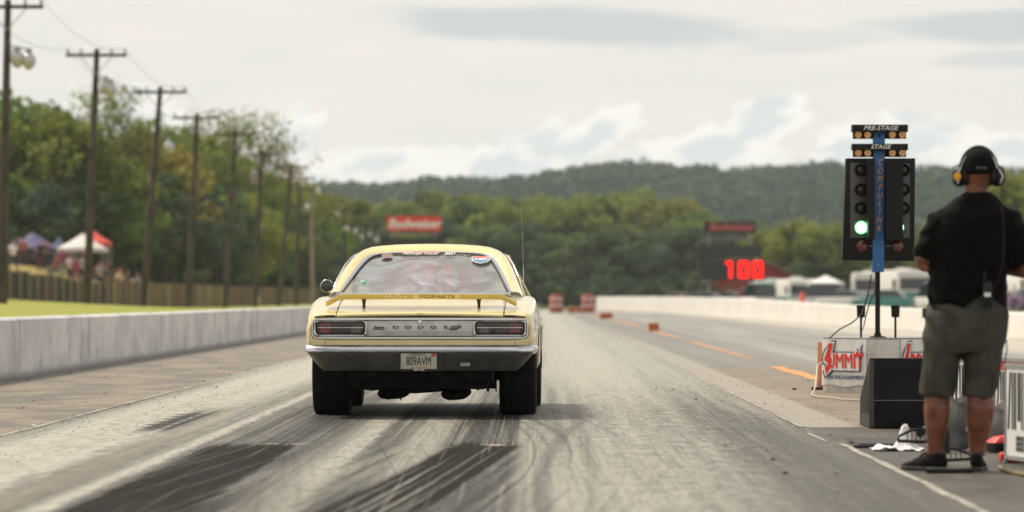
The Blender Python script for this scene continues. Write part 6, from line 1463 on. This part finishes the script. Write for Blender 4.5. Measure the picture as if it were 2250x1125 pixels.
MB().tube([(-.02, -.155, .88), (-.025, -.178, .82), (-.03, -.165, .74)], .003, 5).build('back_seam', mat('dark_seam', (.05, .047, .04), .9), man)
# shoes
def shoe(x, y, rz, label=None):
    s__ = MB(); rg = []
    for yy, hw, z0, z1 in ((-.085, .022, .03, .075), (-.075, .034, .018, .095), (-.03, .040, .012, .105), (.03, .041, .012, .100), (.09, .045, .012, .075), (.15, .049, .012, .058), (.19, .044, .014, .048), (.215, .028, .02, .040)):
        rg.append([(hw * math.cos(a) * (1 if math.sin(a) < 0 else .86), yy, (z0 + z1) / 2 + (z1 - z0) / 2 * math.sin(a)) for a in np.linspace(0, 2 * math.pi, 19)[:-1]])
    s__.rings(rg); o = s__.build('shoe', mat('shoe_knit', (.009, .009, .009), .85, spec=.15, vary=.4, vs=30), man, 70, (x, y, 0)); o.rotation_euler.z = rz
    so_ = MB(); so_.rings([[(hw * k, yy, z) for k in (-1, 1) for _ in (0,)] + [] for yy, hw, z in ()]) if False else None
    so_.prism([(-.03, -.092), (.03, -.092), (.043, -.05), (.040, .03), (.053, .13), (.046, .19), (.02, .225), (-.02, .225), (-.046, .19), (-.053, .13), (-.040, .03), (-.043, -.05)], 0, .026, 'z')
    so_.build('sole', mat('sole_rubber', (.05, .047, .04), .6, vary=.4, vs=20), o, bevel=.004)
    for k in range(4): MB().tube([(-.030 + k * .001, .035 + k * .03, .098 - k * .012), (0, .037 + k * .03, .106 - k * .012), (.030, .035 + k * .03, .098 - k * .012)], .004, 5).build('lace', M['black'], o)
    MB().tube([(.030 * math.cos(a), -.035 + .04 * math.sin(a), .105 + .006 * math.sin(a)) for a in np.linspace(0, 2 * math.pi, 13)[:-1]], .010, 6, closed=True, cap=False).build('collar', M['black'], o)
shoe(-.195, .0, .85); shoe(.054, .0, -.18)
# cap, ear defenders
CX, CY, CZ = .066, .012, 1.74
cp = MB(); cp.ell([(1.715, CX, CY, .088, .112), (1.73, CX, CY, .093, .115), (1.77, CX, CY, .095, .116), (1.81, CX, CY, .090, .108), (1.84, CX, CY, .075, .09), (1.86, CX, CY, .050, .06), (1.868, CX, CY, .012, .015)], 28)
cap_ = cp.build('cap', mat('cap_cloth', (.008, .008, .008), .9, spec=.1, vary=.3), man, 80)
vs_ = MB(); vs_.rings([[(CX + .078 * math.cos(a), CY + .09 + k * .075 * math.sin(a), 1.735 - k * .018) for a in np.linspace(.15, math.pi - .15, 12)] for k in (0, .5, 1)], cap=False, wrap=False); vs_.build('visor', cap_.data.materials[0], cap_)
MB().sphere((CX, CY, 1.868), (.008, .008, .006), 8, 6).build('button', M['black'], cap_)
text('cap_lettering', 'Racing', .018, M['grey'], cap_, (CX + .006, CY - .1165, 1.752), sx=1.2, ext=.001)
hb_ = MB(); arcp = [(CX + .106 * math.cos(a), CY - .02, 1.735 + .138 * math.sin(a)) for a in np.linspace(0, math.pi, 17)]
hd = empty('ear_defenders', (WX, WY, 0), 0, 'black ear defenders with a yellow disc and microphone lead, worn over the cap', 'ear defenders')
hb_.tube(arcp, [(.012, .006)] * 17, 8); hb_.build('headband', M['plastic'], hd, 60)
MB().tube([(x, y - .02, z - .01) for x, y, z in arcp[1:5]], .003, 6).build('band_wire', M['chrome'], hd); MB().tube([(x, y - .02, z - .01) for x, y, z in arcp[-5:-1]], .003, 6).build('band_wire', M['chrome'], hd)
for s_ in (-1, 1):
    ec = MB().lathe([(.032, 0), (.043, .008), (.044, .026), (.036, .042), (.015, .048), (.002, .049)] if s_ > 0 else [(.032, 0), (.043, -.008), (.044, -.026), (.036, -.042), (.015, -.048), (.002, -.049)], (0, 0, 0), 'x', 22).build('ear_cup', M['plastic'], hd, 50, (CX + s_ * .080, CY - .012, 1.705)); ec.scale = (1.5, 1.1, 1.4); ec.rotation_euler = (0, 0, s_ * R(14))
    MB().lathe([(.040, 0), (.040, s_ * -.014), (.028, s_ * -.016)], (0, 0, 0), 'x', 18).build('ear_cushion', M['black'], ec, 50)
    MB().tube([(.012 * s_, -.048, .03), (.028 * s_, -.052, .0), (.02 * s_, -.048, -.03)], .0035, 6).build('yoke', M['chrome'], ec, 60)
ec_l = MB().lathe([(.021, -.001), (.022, -.004), (.012, -.006), (.002, -.006)], (0, 0, 0), 'x', 18); q = ec_l.build('yellow_disc', mat('yellow_disc', (.80, .38, .02), .4), hd, 40, (CX - .128, CY - .074, 1.702)); q.rotation_euler = (0, 0, R(60)); q.scale = (1.1, 1.1, 1.1)
MB().tube([(CX + .14, CY - .03, 1.675), (CX + .13, CY - .05, 1.60), (CX + .12, CY - .12, 1.53), (CX + .13, CY - .165, 1.40), (CX + .12, CY - .19, 1.20), (CX + .08, CY - .195, 1.08), (CX + .055, CY - .19, 1.03)], .003, 6).build('radio_lead', M['plastic'], hd, 60)
# belt radio
rx, ry, rz_ = .093, -.200, 1.02
rdo = empty('belt_radio', (WX + rx, WY + ry, rz_), 0, 'black radio with a small white label clipped at the back of the worker\'s waist', 'radio')
MB().box(-.026, .026, -.018, .018, -.07, .07).build('radio_body', M['plastic'], rdo, bevel=.005); MB().box(-.019, .019, -.0205, -.0185, -.012, .012).build('white_label', M['logo_white'], rdo)
MB().tube([(-.014, 0, .07), (-.014, -.002, .14)], [.006, .004], 6).build('antenna', M['plastic'], rdo, 60); MB().lathe([(.008, .07), (.008, .082), (.002, .083)], (.012, 0, 0), n=10).build('knob', M['plastic'], rdo)
# small black box on the far side of his belt, and a camera-like box beyond the right shoulder
o = MB().box(-.02, .012, -.03, .03, -.03, .03).build('belt_pouch', M['plastic'], None, None, (WX - .238, WY + .02, .915), bevel=.006); tag(o, 'tiny black pouch on the left side of the worker\'s belt', 'pouch')
# ================================================================== AIR
hz = MB().box(-1600, 1600, -80, 3650, -30, 118); m_ = bpy.data.materials.new('haze_air'); m_.use_nodes = True; t = T(m_.node_tree); t.nodes.clear()
pv = t.node('ShaderNodeVolumePrincipled'); pv.inputs['Density'].default_value = .00008; pv.inputs['Color'].default_value = (.86, .93, 1, 1); pv.inputs['Anisotropy'].default_value = .2
oo = t.node('ShaderNodeOutputMaterial'); t.links.new(pv.outputs[0], oo.inputs['Volume'])
o = hz.build('haze', m_); tag(o, 'thin pale haze over the far woods', kind='stuff')
